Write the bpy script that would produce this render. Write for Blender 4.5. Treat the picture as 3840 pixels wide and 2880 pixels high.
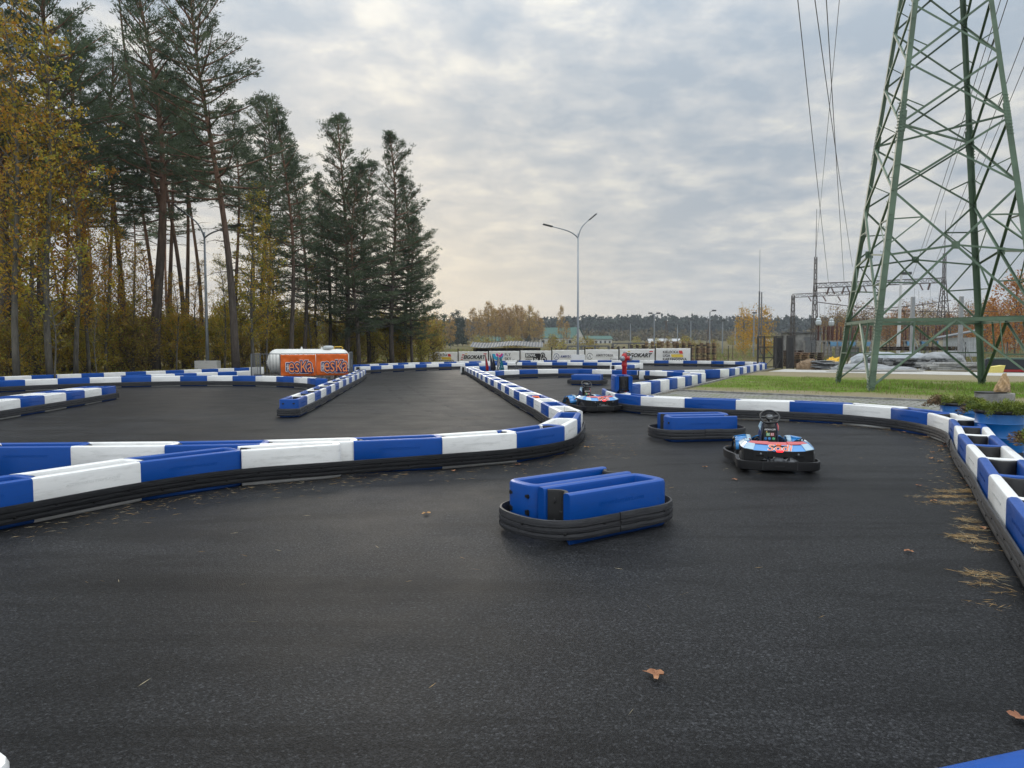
import bpy, bmesh, math, random
import numpy as np
from mathutils import Vector, Matrix
for o in list(bpy.data.objects): bpy.data.objects.remove(o)
SC = bpy.context.scene
COL = SC.collection
PI = math.pi
R_ = math.radians
rnd = random.Random(7)

# ------------------------------------------------------------------ camera
EYE = 1.6; FPX = 2720.0; PITCH = 0.0532487; ROLL = -0.0037086
cd = bpy.data.cameras.new('camera'); cam = bpy.data.objects.new('camera', cd); COL.objects.link(cam)
cd.sensor_width = 36; cd.lens = FPX / 3840 * 36; cd.clip_start = .05; cd.clip_end = 4000
cam.matrix_world = Matrix.Translation((0, 0, EYE)) @ Matrix.Rotation(PI/2 - PITCH, 4, 'X') @ Matrix.Rotation(ROLL, 4, 'Z')
SC.camera = cam

def ray(px, py):
    x = px - 1920; y = 1440 - py
    c, s = math.cos(ROLL), math.sin(ROLL); x, y = c*x - s*y, s*x + c*y
    d0, d2 = x/FPX, y/FPX; cp, sp = math.cos(PITCH), math.sin(PITCH)
    return Vector((d0, cp + sp*d2, -sp + cp*d2))
def at(px, py, Y):            # point seen at a photo pixel, Y metres ahead
    d = ray(px, py); return Vector((0, 0, EYE)) + d * (Y / d.y)
def gnd(px, py, z=0.0):       # point seen at a photo pixel on the level z
    d = ray(px, py); return Vector((0, 0, EYE)) + d * ((z - EYE) / d.z)

# ------------------------------------------------------------------ world, sun, exposure
SUN_AZ = R_(-13); SUN_EL = R_(16)     # azimuth from +Y (negative = left)
w = bpy.data.worlds.new("World"); SC.world = w; w.use_nodes = True
nt = w.node_tree; nt.nodes.clear()
def N(nt, t, **k):
    n = nt.nodes.new(t)
    for a, b in k.items():
        if a.startswith('_'):
            key = a[1:]; key = int(key) if key.isdigit() else key
            n.inputs[key].default_value = b
        else: setattr(n, a, b)
    return n
def ramp(nt, fac, stops, interp='LINEAR'):
    r = nt.nodes.new('ShaderNodeValToRGB'); r.color_ramp.interpolation = interp
    e = r.color_ramp.elements
    while len(e) < len(stops): e.new(.5)
    for i, (p, c) in enumerate(stops):
        e[i].position = p; e[i].color = (c, c, c, 1) if isinstance(c, (int, float)) else (*c, 1)
    if fac is not None: nt.links.new(fac, r.inputs[0])
    return r
def mixc(nt, fac, a, b, mode='MIX'):
    m = nt.nodes.new('ShaderNodeMix'); m.data_type = 'RGBA'; m.blend_type = mode
    for sock, v in ((m.inputs[0], fac), (m.inputs[6], a), (m.inputs[7], b)):
        if isinstance(v, bpy.types.NodeSocket): nt.links.new(v, sock)
        elif isinstance(v, (int, float)): sock.default_value = v
        else: sock.default_value = (*v, 1)
    return m.outputs[2]
def mth(nt, op, a, b=None, c=None):
    m = nt.nodes.new('ShaderNodeMath'); m.operation = op
    for i, v in enumerate((a, b, c)):
        if v is None: continue
        if isinstance(v, bpy.types.NodeSocket): nt.links.new(v, m.inputs[i])
        else: m.inputs[i].default_value = v
    return m.outputs[0]
tc = N(nt, 'ShaderNodeTexCoord')
sep = N(nt, 'ShaderNodeSeparateXYZ'); nt.links.new(tc.outputs['Generated'], sep.inputs[0])
zc = mth(nt, 'MAXIMUM', sep.outputs[2], 0.0)
zz = mth(nt, 'ADD', zc, 0.17)
cx = mth(nt, 'DIVIDE', sep.outputs[0], zz); cy = mth(nt, 'DIVIDE', sep.outputs[1], zz)
cv = N(nt, 'ShaderNodeCombineXYZ'); nt.links.new(cx, cv.inputs[0]); nt.links.new(cy, cv.inputs[1])
def noise(nt, vec, scale, detail=6, rough=.55, dist=0.0):
    n = N(nt, 'ShaderNodeTexNoise'); n.inputs['Scale'].default_value = scale; n.inputs['Detail'].default_value = detail
    n.inputs['Roughness'].default_value = rough; n.inputs['Distortion'].default_value = dist
    if vec is not None: nt.links.new(vec, n.inputs['Vector'])
    return n.outputs[0]
n1 = noise(nt, cv.outputs[0], 1.1, 5, .5, .3); n2 = noise(nt, cv.outputs[0], 5.2, 8, .58, .15)
cl = mth(nt, 'ADD', mth(nt, 'MULTIPLY', n1, .5), mth(nt, 'MULTIPLY', n2, .5))
sky = N(nt, 'ShaderNodeTexSky', sky_type='NISHITA', sun_disc=False, sun_elevation=SUN_EL, sun_rotation=SUN_AZ, dust_density=2.0, altitude=200)
skc = mixc(nt, 1.0, sky.outputs[0], (.085, .085, .085), 'MULTIPLY')
# cloud deck: cool undersides, paler thin places
ccol = ramp(nt, cl, [(.42, (.385, .45, .52)), (.475, (.475, .52, .565)), (.525, (.565, .59, .61)), (.58, (.71, .71, .675)), (.66, (.86, .83, .75))])
# glow round the veiled sun low at the left
GA = R_(-7); sd = Vector((math.sin(GA)*math.cos(R_(4)), math.cos(GA)*math.cos(R_(4)), math.sin(R_(4))))
dp = N(nt, 'ShaderNodeVectorMath', operation='DOT_PRODUCT'); nt.links.new(tc.outputs['Generated'], dp.inputs[0]); dp.inputs[1].default_value = sd
glow = mth(nt, 'POWER', mth(nt, 'MAXIMUM', dp.outputs['Value'], 0.0), 28.0)
hz = mth(nt, 'POWER', mth(nt, 'SUBTRACT', 1.0, zc), 9.0)
warm = mth(nt, 'MULTIPLY', glow, mth(nt, 'ADD', mth(nt, 'MULTIPLY', hz, .92), .08))
c1 = mixc(nt, mth(nt, 'MULTIPLY', hz, .55), ccol.outputs[0], (.66, .64, .61))
c2 = mixc(nt, mth(nt, 'MINIMUM', mth(nt, 'MULTIPLY', warm, 1.15), .9), c1, (1.04, .86, .58))
# overcast sky: brighter towards the zenith
zb = mth(nt, 'ADD', mth(nt, 'MULTIPLY', mth(nt, 'POWER', zc, 2.8), 4.2), .95)
zb2 = mth(nt, 'ADD', zb, mth(nt, 'MULTIPLY', mth(nt, 'MAXIMUM', mth(nt, 'MULTIPLY', sep.outputs[1], -1.0), 0.0), .5))
vm = N(nt, 'ShaderNodeVectorMath', operation='SCALE'); nt.links.new(c2, vm.inputs[0]); nt.links.new(zb2, vm.inputs['Scale'])
fin = mixc(nt, .955, skc, vm.outputs[0])
bg = N(nt, 'ShaderNodeBackground'); bg.inputs[1].default_value = 1.0; nt.links.new(fin, bg.inputs[0])
ow = N(nt, 'ShaderNodeOutputWorld'); nt.links.new(bg.outputs[0], ow.inputs[0])
sl = bpy.data.lights.new('sun', 'SUN'); sl.energy = .8; sl.angle = R_(18); sl.color = (1, .9, .76)
so = bpy.data.objects.new('sun', sl); COL.objects.link(so)
so.rotation_euler = (PI/2 - SUN_EL, 0, PI - SUN_AZ)   # shines from the sun's azimuth towards the scene
so.location = (0, 0, 60)
vs = SC.view_settings; vs.view_transform = 'Standard'; vs.look = 'None'; vs.exposure = 0; vs.gamma = 1
SC.render.engine = 'CYCLES'
SC.cycles.max_bounces = 6; SC.cycles.transparent_max_bounces = 8

# ------------------------------------------------------------------ materials
MATS = {}
def mat(name, col, rough=.6, metal=0, var=.0, vscale=3, bump=0, bscale=60, spec=.5, col2=None, emit=None, trans=0, random_obj=0, coat=0, stretch=None):
    if name in MATS: return MATS[name]
    m = bpy.data.materials.new(name); m.use_nodes = True; t = m.node_tree; b = t.nodes['Principled BSDF']
    b.inputs['Roughness'].default_value = rough; b.inputs['Metallic'].default_value = metal
    b.inputs['Specular IOR Level'].default_value = spec
    if coat: b.inputs['Coat Weight'].default_value = coat; b.inputs['Coat Roughness'].default_value = .1
    tc = N(t, 'ShaderNodeTexCoord'); vec = tc.outputs['Object']
    if stretch:
        mp = N(t, 'ShaderNodeMapping'); mp.inputs['Scale'].default_value = stretch; t.links.new(vec, mp.inputs[0]); vec = mp.outputs[0]
    c = None
    if var or col2:
        f = noise(t, vec, vscale, 5, .6)
        c2 = col2 if col2 else tuple(x*(1-var) for x in col)
        rp = ramp(t, f, [(.35, c2), (.65, col)]); c = rp.outputs[0]
    if random_obj:
        oi = N(t, 'ShaderNodeObjectInfo'); hs = N(t, 'ShaderNodeHueSaturation')
        t.links.new(mth(t, 'ADD', mth(t, 'MULTIPLY', oi.outputs['Random'], random_obj), 1-random_obj/2), hs.inputs['Value'])
        t.links.new(mth(t, 'ADD', mth(t, 'MULTIPLY', oi.outputs['Random'], random_obj*.08), .5-random_obj*.04), hs.inputs['Hue'])
        if c is not None: t.links.new(c, hs.inputs['Color'])
        else: hs.inputs['Color'].default_value = (*col, 1)
        c = hs.outputs[0]
    if c is not None: t.links.new(c, b.inputs['Base Color'])
    else: b.inputs['Base Color'].default_value = (*col, 1)
    if bump:
        bn = N(t, 'ShaderNodeBump'); bn.inputs['Strength'].default_value = bump; bn.inputs['Distance'].default_value = .02
        t.links.new(noise(t, vec, bscale, 3, .6), bn.inputs['Height']); t.links.new(bn.outputs[0], b.inputs['Normal'])
    if emit: b.inputs['Emission Color'].default_value = (*emit[0], 1); b.inputs['Emission Strength'].default_value = emit[1]
    if trans:
        tr = N(t, 'ShaderNodeBsdfTranslucent')
        if c is not None: t.links.new(c, tr.inputs[0])
        else: tr.inputs[0].default_value = (*col, 1)
        ms = N(t, 'ShaderNodeMixShader'); ms.inputs[0].default_value = trans
        t.links.new(b.outputs[0], ms.inputs[1]); t.links.new(tr.outputs[0], ms.inputs[2])
        t.links.new(ms.outputs[0], t.nodes['Material Output'].inputs[0])
    MATS[name] = m; return m

def plastic(name, col, dirt):
    if name in MATS: return MATS[name]
    m = mat(name, col, .5, bump=.06, bscale=7, spec=.27)
    t = m.node_tree; b = t.nodes['Principled BSDF']; tc = t.nodes['Texture Coordinate']
    oi = N(t, 'ShaderNodeObjectInfo'); ad = N(t, 'ShaderNodeVectorMath', operation='ADD')
    cb = N(t, 'ShaderNodeCombineXYZ'); t.links.new(mth(t, 'MULTIPLY', oi.outputs['Random'], 90.0), cb.inputs[0])
    t.links.new(tc.outputs['Object'], ad.inputs[0]); t.links.new(cb.outputs[0], ad.inputs[1])
    mp = N(t, 'ShaderNodeMapping'); mp.inputs['Scale'].default_value = (2.2, 2.2, 9); t.links.new(ad.outputs[0], mp.inputs[0])
    f = noise(t, mp.outputs[0], 2.2, 8, .7)
    r = ramp(t, f, [(.52, 0.0), (.78, .5)])
    s2 = N(t, 'ShaderNodeMapping'); s2.inputs['Scale'].default_value = (1.2, 1.2, 60); t.links.new(ad.outputs[0], s2.inputs[0])
    sc = ramp(t, noise(t, s2.outputs[0], 1.6, 4, .7), [(.60, 0.0), (.72, .35)])
    sx = N(t, 'ShaderNodeSeparateXYZ'); t.links.new(tc.outputs['Object'], sx.inputs[0])
    low = ramp(t, sx.outputs[2], [(0.0, .6), (.10, .12), (.3, .0)])
    k = mth(t, 'MINIMUM', mth(t, 'ADD', mth(t, 'ADD', r.outputs[0], sc.outputs[0]), low.outputs[0]), .8)
    t.links.new(mixc(t, k, col, dirt), b.inputs['Base Color'])
    t.links.new(mth(t, 'ADD', mth(t, 'MULTIPLY', k, .3), .34), b.inputs['Roughness'])
    return m
M_BLUE = plastic('blue_plastic', (.0, .062, .31), (.01, .045, .17))
M_WHITE = plastic('white_plastic', (.80, .80, .785), (.36, .35, .33))
M_BLACKP = mat('black_plastic', (.009, .009, .010), .5, var=.3, bump=.05, bscale=20)
M_RUBBER = mat('rubber', (.038, .039, .043), .55, col2=(.018, .018, .021), vscale=5, bump=.25, bscale=14, stretch=(1, 1, 8))
M_BOLT = mat('bolt_steel', (.12, .12, .12), .4, metal=.8)
M_STEEL = mat('galvanised_steel', (.36, .38, .40), .5, metal=.6, var=.25, vscale=6)
M_GREY = mat('grey_metal', (.17, .18, .19), .5, metal=.4, var=.3, vscale=4)
M_RED = mat('red_paint', (.50, .01, .015), .4, var=.3, vscale=5)
M_CONC = mat('concrete', (.33, .32, .30), .9, var=.45, vscale=5, bump=.5, bscale=50)
M_WOOD = mat('pallet_wood', (.36, .245, .135), .85, col2=(.19, .135, .085), vscale=2.5, random_obj=.7)
M_WOODD = mat('pallet_wood_dark', (.12, .085, .06), .85, col2=(.07, .055, .045), vscale=2.5, random_obj=.6)

# ------------------------------------------------------------------ mesh helpers
class MB:
    def __init__(s): s.v = []; s.f = []; s.m = []; s.mi = 0; s.sm = []; s.smooth = False
    def add(s, vs, fs):
        b = len(s.v); s.v += [tuple(x) for x in vs]
        for f in fs: s.f.append([i+b for i in f]); s.m.append(s.mi); s.sm.append(s.smooth)
    def box(s, c, d, rz=0, M=None):
        x, y, z = d[0]/2, d[1]/2, d[2]/2
        vs = [Vector((a*x, b*y, e*z)) for a in (-1, 1) for b in (-1, 1) for e in (-1, 1)]
        if M is None: M = Matrix.Rotation(rz, 3, 'Z')
        vs = [M @ v + Vector(c) for v in vs]
        s.add(vs, [(0, 1, 3, 2), (4, 6, 7, 5), (0, 4, 5, 1), (2, 3, 7, 6), (0, 2, 6, 4), (1, 5, 7, 3)])
    def bar(s, a, b, wx, wy=None, up=(0, 0, 1)):        # rectangular bar from a to b
        a = Vector(a); b = Vector(b); wy = wy or wx; d = b - a; L = d.length
        if L < 1e-6: return
        d.normalize(); u = Vector(up)
        if abs(d.dot(u)) > .98: u = Vector((0, 1, 0))
        x = d.cross(u).normalized(); y = x.cross(d)
        M = Matrix((x, d, y)).transposed()
        s.box((a+b)/2, (wx, L, wy), M=M)
    def angle(s, a, b, w, t, up=(0, 0, 1), flip=1):        # L-section rolled steel
        a = Vector(a); b = Vector(b); d = (b-a).normalized(); u = Vector(up)
        if abs(d.dot(u)) > .98: u = Vector((0, 1, 0))
        x = d.cross(u).normalized(); y = x.cross(d)
        s.bar(a + x*w/2, b + x*w/2, w, t, up=y); s.bar(a + y*(w/2+t/2+.001)*flip, b + y*(w/2+t/2+.001)*flip, t, w, up=y)
    def tube(s, pts, rs, n=8, cap=True):
        pts = [Vector(p) for p in pts]
        if not isinstance(rs, (list, tuple)): rs = [rs]*len(pts)
        vs = []; prev = None
        for i, p in enumerate(pts):
            d = (pts[min(i+1, len(pts)-1)] - pts[max(i-1, 0)])
            d = d.normalized() if d.length > 1e-9 else Vector((0, 0, 1))
            if prev is None:
                u = Vector((0, 0, 1)) if abs(d.z) < .9 else Vector((1, 0, 0))
            else: u = prev
            x = d.cross(u).normalized(); y = x.cross(d); prev = y
            for k in range(n):
                a = 2*PI*k/n; vs.append(p + (x*math.cos(a) + y*math.sin(a))*rs[i])
        fs = []
        for i in range(len(pts)-1):
            for k in range(n): k2 = (k+1) % n; fs.append((i*n+k, i*n+k2, (i+1)*n+k2, (i+1)*n+k))
        if cap: fs.append(tuple(range(n))[::-1]); fs.append(tuple(range((len(pts)-1)*n, len(pts)*n)))
        s.add(vs, fs)
    def lathe(s, prof, n=24, c=(0, 0, 0), M=None):       # (r, z) pairs about a vertical axis
        vs = []; fs = []
        for r, z in prof:
            for k in range(n):
                a = 2*PI*k/n; v = Vector((r*math.cos(a), r*math.sin(a), z))
                if M is not None: v = M @ v
                vs.append(v + Vector(c))
        for i in range(len(prof)-1):
            for k in range(n): k2 = (k+1) % n; fs.append((i*n+k, i*n+k2, (i+1)*n+k2, (i+1)*n+k))
        fs.append(tuple(range(n))[::-1]); fs.append(tuple(range((len(prof)-1)*n, len(prof)*n)))
        s.add(vs, fs)
    def prism(s, out, z0, z1, M=None):                       # extruded plan outline
        n = len(out); vs = [Vector((x, y, z)) for z in (z0, z1) for x, y in out]
        if M is not None: vs = [M @ v for v in vs]
        s.add(vs, [tuple(range(n))[::-1], tuple(range(n, 2*n))] + [(i, (i+1) % n, (i+1) % n+n, i+n) for i in range(n)])
    def sweep(s, path, sec, closed=False, caps=True):        # plan path [(x,y)], section [(out, z)]; out = right of travel
        n = len(path); vs = []; m = len(sec)
        P = [Vector((p[0], p[1])) for p in path]
        for i in range(n):
            a = P[i-1] if (i > 0 or closed) else P[i]; b = P[(i+1) % n] if (i < n-1 or closed) else P[i]
            d = (b-a).normalized(); nr = Vector((d.y, -d.x))
            sc = 1.0
            if 0 < i < n-1 or closed:
                d1 = (P[i]-a).normalized(); c = max(.6, abs(d1.dot(d))); sc = 1/c
            for o, z in sec: vs.append((P[i].x + nr.x*o*sc, P[i].y + nr.y*o*sc, z))
        fs = []
        for i in range(n if closed else n-1):
            j = (i+1) % n
            for k in range(m): k2 = (k+1) % m; fs.append((i*m+k, j*m+k, j*m+k2, i*m+k2))
        if not closed and caps: fs.append(tuple(range(m))); fs.append(tuple(range((n-1)*m, n*m))[::-1])
        s.add(vs, fs)
    def mesh(s, name, mats):
        me = bpy.data.meshes.new(name); me.from_pydata(s.v, [], s.f)
        if not isinstance(mats, (list, tuple)): mats = [mats]
        for m in mats: me.materials.append(m)
        if len(mats) > 1: me.polygons.foreach_set('material_index', s.m)
        me.polygons.foreach_set('use_smooth', s.sm)
        me.update(); return me
def fixn(me):
    bm = bmesh.new(); bm.from_mesh(me); bmesh.ops.recalc_face_normals(bm, faces=bm.faces); bm.to_mesh(me); bm.free(); return me
def bevel(me, wd, seg=2, ang=.6):
    bm = bmesh.new(); bm.from_mesh(me); bmesh.ops.recalc_face_normals(bm, faces=bm.faces)
    es = [e for e in bm.edges if len(e.link_faces) == 2 and e.calc_face_angle(0) > ang]
    bmesh.ops.bevel(bm, geom=es, offset=wd, segments=seg, affect='EDGES', clamp_overlap=True)
    bm.to_mesh(me); bm.free(); return me
def link(name, me, parent=None, loc=None, rz=None):
    o = bpy.data.objects.new(name, me); COL.objects.link(o)
    if parent is not None: o.parent = parent
    if loc is not None: o.location = loc
    if rz is not None: o.rotation_euler = (0, 0, rz)
    return o
def build(name, mb, mats, parent=None, loc=None, rz=None, fix=True, bev=0):
    me = mb.mesh(name, mats)
    if bev: bevel(me, bev)
    elif fix: fixn(me)
    return link(name, me, parent, loc, rz)
def tag(o, label, cat, group=None):
    o['label'] = label; o['category'] = cat
    if group: o['group'] = group
    return o
def stuff(o, label=None, cat=None):
    o['kind'] = 'stuff'
    if label: o['label'] = label; o['category'] = cat
    return o
def struct(o): o['kind'] = 'structure'; return o
def thing(name, label, cat, loc=(0, 0, 0), rz=0, group=None):
    o = bpy.data.objects.new(name, None); COL.objects.link(o); o.empty_display_size = .2
    o.location = loc; o.rotation_euler = (0, 0, rz); return tag(o, label, cat, group)
def copy_tree(o, parent=None):
    c = o.copy(); COL.objects.link(c); c.parent = parent
    for ch in [x for x in o.children]: copy_tree(ch, c)
    return c
ORD = ['zeroth', 'first', 'second', 'third', 'fourth', 'fifth', 'sixth', 'seventh', 'eighth', 'ninth', 'tenth', '11th', '12th', '13th', '14th', '15th', '16th', '17th', '18th', '19th', '20th'] + ['21st', '22nd', '23rd'] + ['%dth' % i for i in range(24, 31)] + ['31st', '32nd', '33rd'] + ['%dth' % i for i in range(34, 60)]
def text_mesh(s, size, mats, ext=.002, bold=0.0, shear=0.0, ax='LEFT', sx=1.0, spacing=1.0):
    cu = bpy.data.curves.new('lettering', 'FONT'); cu.body = s; cu.size = size; cu.extrude = ext; cu.offset = bold; cu.shear = shear
    cu.align_x = ax; cu.align_y = 'CENTER'; cu.resolution_u = 3; cu.space_character = spacing
    ob = bpy.data.objects.new('lettering', cu); COL.objects.link(ob)
    dg = bpy.context.evaluated_depsgraph_get(); me = bpy.data.meshes.new_from_object(ob.evaluated_get(dg))
    bpy.data.objects.remove(ob); bpy.data.curves.remove(cu)
    me.materials.clear(); me.materials.append(mats)
    if sx != 1: me.transform(Matrix.Diagonal((sx, 1, 1, 1)))
    me.name = 'lettering'; return me
UPR = Matrix.Rotation(PI/2, 4, 'X')      # text plane XY -> XZ, facing -Y
# ------------------------------------------------------------------ ground, asphalt, pavers, lawn, path
def tz(x, y):                                   # far terrain rises gently
    d = max(0.0, y - 110); r = 7.5 * (min(d, 900)/500)**1.15
    return r * (1 - .25*math.exp(-((x-160)/200)**2)) + (.05*math.sin(x*.13)+.05*math.sin(y*.17+x*.05))*min(1, max(0, (y-60)/40))
def grid_sheet(name, xs, ys, zf, m):
    mb = MB(); vs = [(x, y, zf(x, y)) for y in ys for x in xs]; n = len(xs)
    mb.add(vs, [(j*n+i, j*n+i+1, (j+1)*n+i+1, (j+1)*n+i) for j in range(len(ys)-1) for i in range(n-1)])
    mb.sm = [True]*len(mb.f); return build(name, mb, m)
def ground_mat():
    m = bpy.data.materials.new('field_soil'); m.use_nodes = True; t = m.node_tree; b = t.nodes['Principled BSDF']
    g = N(t, 'ShaderNodeNewGeometry'); v = g.outputs['Position']; b.inputs['Roughness'].default_value = 1; b.inputs['Specular IOR Level'].default_value = .1
    a = noise(t, v, .05, 5, .6); c = noise(t, v, .9, 6, .7); e = noise(t, v, 8, 4, .7)
    c1 = ramp(t, a, [(.35, (.10, .11, .035)), (.5, (.16, .135, .06)), (.62, (.13, .085, .045))])
    c2 = ramp(t, c, [(.35, (.10, .075, .04)), (.6, (.15, .15, .06))])
    c3 = mixc(t, .5, c1.outputs[0], c2.outputs[0])
    c4 = mixc(t, mth(t, 'MULTIPLY', e, .6), c3, (.07, .055, .03))
    t.links.new(c4, b.inputs['Base Color'])
    bn = N(t, 'ShaderNodeBump'); bn.inputs['Strength'].default_value = .6; bn.inputs['Distance'].default_value = .05; t.links.new(e, bn.inputs['Height']); t.links.new(bn.outputs[0], b.inputs['Normal'])
    return m
xs = [-1500, -1000, -700, -500, -350, -250, -180, -130, -90, -60] + list(range(-45, 60, 6)) + [70, 90, 130, 180, 250, 350, 500, 700, 1000, 1500]
ys = [-60, -30, -10, 0, 15, 30, 45, 60, 70, 80, 90, 100, 110, 125, 145, 170, 200, 235, 275, 320, 370, 430, 500, 580, 680, 800, 1000, 1300, 1800]
struct(grid_sheet('ground', xs, ys, lambda x, y: tz(x, y) - .03, ground_mat()))

def asphalt_mat():
    m = bpy.data.materials.new('asphalt'); m.use_nodes = True; t = m.node_tree; b = t.nodes['Principled BSDF']
    g = N(t, 'ShaderNodeNewGeometry'); v = g.outputs['Position']
    fine = N(t, 'ShaderNodeTexVoronoi'); fine.inputs['Scale'].default_value = 130; t.links.new(v, fine.inputs['Vector'])
    f1 = noise(t, v, 55, 5, .75); f2 = noise(t, v, 170, 3, .8)
    mid = noise(t, v, 1.1, 6, .65, .3); big = noise(t, v, .22, 4, .55, .5)
    mp = N(t, 'ShaderNodeMapping'); mp.inputs['Rotation'].default_value = (0, 0, .5); mp.inputs['Scale'].default_value = (.16, .8, 1); t.links.new(v, mp.inputs[0])
    st = noise(t, mp.outputs[0], 1.0, 7, .6, 2.2)
    mp2 = N(t, 'ShaderNodeMapping'); mp2.inputs['Rotation'].default_value = (0, 0, -.12); mp2.inputs['Scale'].default_value = (.25, 1.3, 1); t.links.new(v, mp2.inputs[0])
    st2 = noise(t, mp2.outputs[0], .7, 7, .62, 2.6)
    base = ramp(t, f1, [(.30, (.0036, .0037, .0041)), (.50, (.0116, .0120, .0130)), (.70, (.038, .039, .042))]).outputs[0]
    cc = N(t, 'ShaderNodeTexVoronoi'); cc.inputs['Scale'].default_value = 92; t.links.new(v, cc.inputs['Vector']); cg = N(t, 'ShaderNodeSeparateColor'); t.links.new(cc.outputs['Color'], cg.inputs[0])
    base = mixc(t, 1.0, base, ramp(t, cg.outputs[0], [(.0, .35), (.55, .95), (.9, 1.6), (1.0, 2.4)]).outputs[0], 'MULTIPLY')
    base = mixc(t, mth(t, 'MULTIPLY', ramp(t, f2, [(.58, 0.0), (.72, 1.0)]).outputs[0], .5), base, (.12, .12, .12))
    # rubbered-in darker lines and worn paler zones
    k = ramp(t, st, [(.34, .50), (.46, 1.0), (.64, 1.25)]).outputs[0]
    base = mixc(t, 1.0, base, k, 'MULTIPLY')
    k2 = ramp(t, st2, [(.38, .70), (.43, 1.0), (.62, 1.08)]).outputs[0]; base = mixc(t, 1.0, base, k2, 'MULTIPLY')
    k3 = ramp(t, big, [(.32, .60), (.68, 1.35)]).outputs[0]; base = mixc(t, 1.0, base, k3, 'MULTIPLY')
    k4 = ramp(t, mid, [(.36, .78), (.64, 1.15)]).outputs[0]; base = mixc(t, 1.0, base, k4, 'MULTIPLY')
    sp = N(t, 'ShaderNodeTexVoronoi'); sp.inputs['Scale'].default_value = 7; t.links.new(v, sp.inputs['Vector'])
    spk = ramp(t, sp.outputs['Distance'], [(.0, 1.0), (.035, .0)]).outputs[0]
    base = mixc(t, mth(t, 'MULTIPLY', spk, .3), base, (.25, .24, .23))
    t.links.new(base, b.inputs['Base Color'])
    t.links.new(ramp(t, mid, [(.3, .50), (.7, .62)]).outputs[0], b.inputs['Roughness']); b.inputs['Specular IOR Level'].default_value = .12
    h = mth(t, 'ADD', mth(t, 'MULTIPLY', fine.outputs['Distance'], .7), mth(t, 'MULTIPLY', f1, .9))
    bn = N(t, 'ShaderNodeBump'); bn.inputs['Strength'].default_value = .45; bn.inputs['Distance'].default_value = .005; t.links.new(h, bn.inputs['Height']); t.links.new(bn.outputs[0], b.inputs['Normal'])
    return m
def poly(name, pts, z, m, thick=0):
    bm = bmesh.new(); f = bm.faces.new([bm.verts.new((x, y, z)) for x, y in pts]); bmesh.ops.triangulate(bm, faces=[f])
    me = bpy.data.meshes.new(name); bm.to_mesh(me); bm.free(); me.materials.append(m); return link(name, me)
K = [(3.0, 19.7), (4.58, 22.95), (7.40, 28.52), (11.12, 36.11), (14.44, 42.65), (17.2, 47.6)]       # kerb between asphalt and lawn
struct(poly('asphalt', [(-24, -4), (10, -4), (10, 19.7)] + K + [(17.4, 56), (6, 60), (-12, 57), (-13.5, 47), (-21, 36), (-24, 24)], .0, asphalt_mat()))
def paver_mat():
    m = bpy.data.materials.new('pavers'); m.use_nodes = True; t = m.node_tree; b = t.nodes['Principled BSDF']; b.inputs['Roughness'].default_value = .9
    g = N(t, 'ShaderNodeNewGeometry'); mp = N(t, 'ShaderNodeMapping'); mp.inputs['Rotation'].default_value = (0, 0, .68); t.links.new(g.outputs['Position'], mp.inputs[0])
    br = N(t, 'ShaderNodeTexBrick'); br.inputs['Scale'].default_value = 1.0; br.inputs['Brick Width'].default_value = .42; br.inputs['Row Height'].default_value = .21
    br.inputs['Mortar Size'].default_value = .028; br.inputs['Mortar Smooth'].default_value = .3; t.links.new(mp.outputs[0], br.inputs['Vector'])
    br.inputs['Color1'].default_value = (.27, .265, .245, 1); br.inputs['Color2'].default_value = (.20, .20, .185, 1); br.inputs['Mortar'].default_value = (.06, .06, .035, 1)
    n = noise(t, g.outputs['Position'], 1.2, 6, .7); mo = ramp(t, n, [(.52, 0.0), (.66, .75)])
    t.links.new(mixc(t, mo.outputs[0], br.outputs[0], (.12, .15, .03)), b.inputs['Base Color'])
    bn = N(t, 'ShaderNodeBump'); bn.inputs['Strength'].default_value = 1; bn.inputs['Distance'].default_value = .03; bn.invert = True
    t.links.new(br.outputs['Fac'], bn.inputs['Height']); t.links.new(bn.outputs[0], b.inputs['Normal']); return m
LK = [(5.55, 25.2), (7.34, 23.6), (8.9, 22.25), (11.56, 20.0), (16, 15.9), (22, 10.3)]              # kerb between pavers and lawn
struct(poly('pavement', [(4.62, 22.9), LK[0]] + LK[1:] + [(22, -4), (4, -4), (4, 3), (7.3, 9), (8.0, 13), (6.5, 15.6), (3.2, 17.6), (3.1, 19.9)], .006, paver_mat()))
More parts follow.
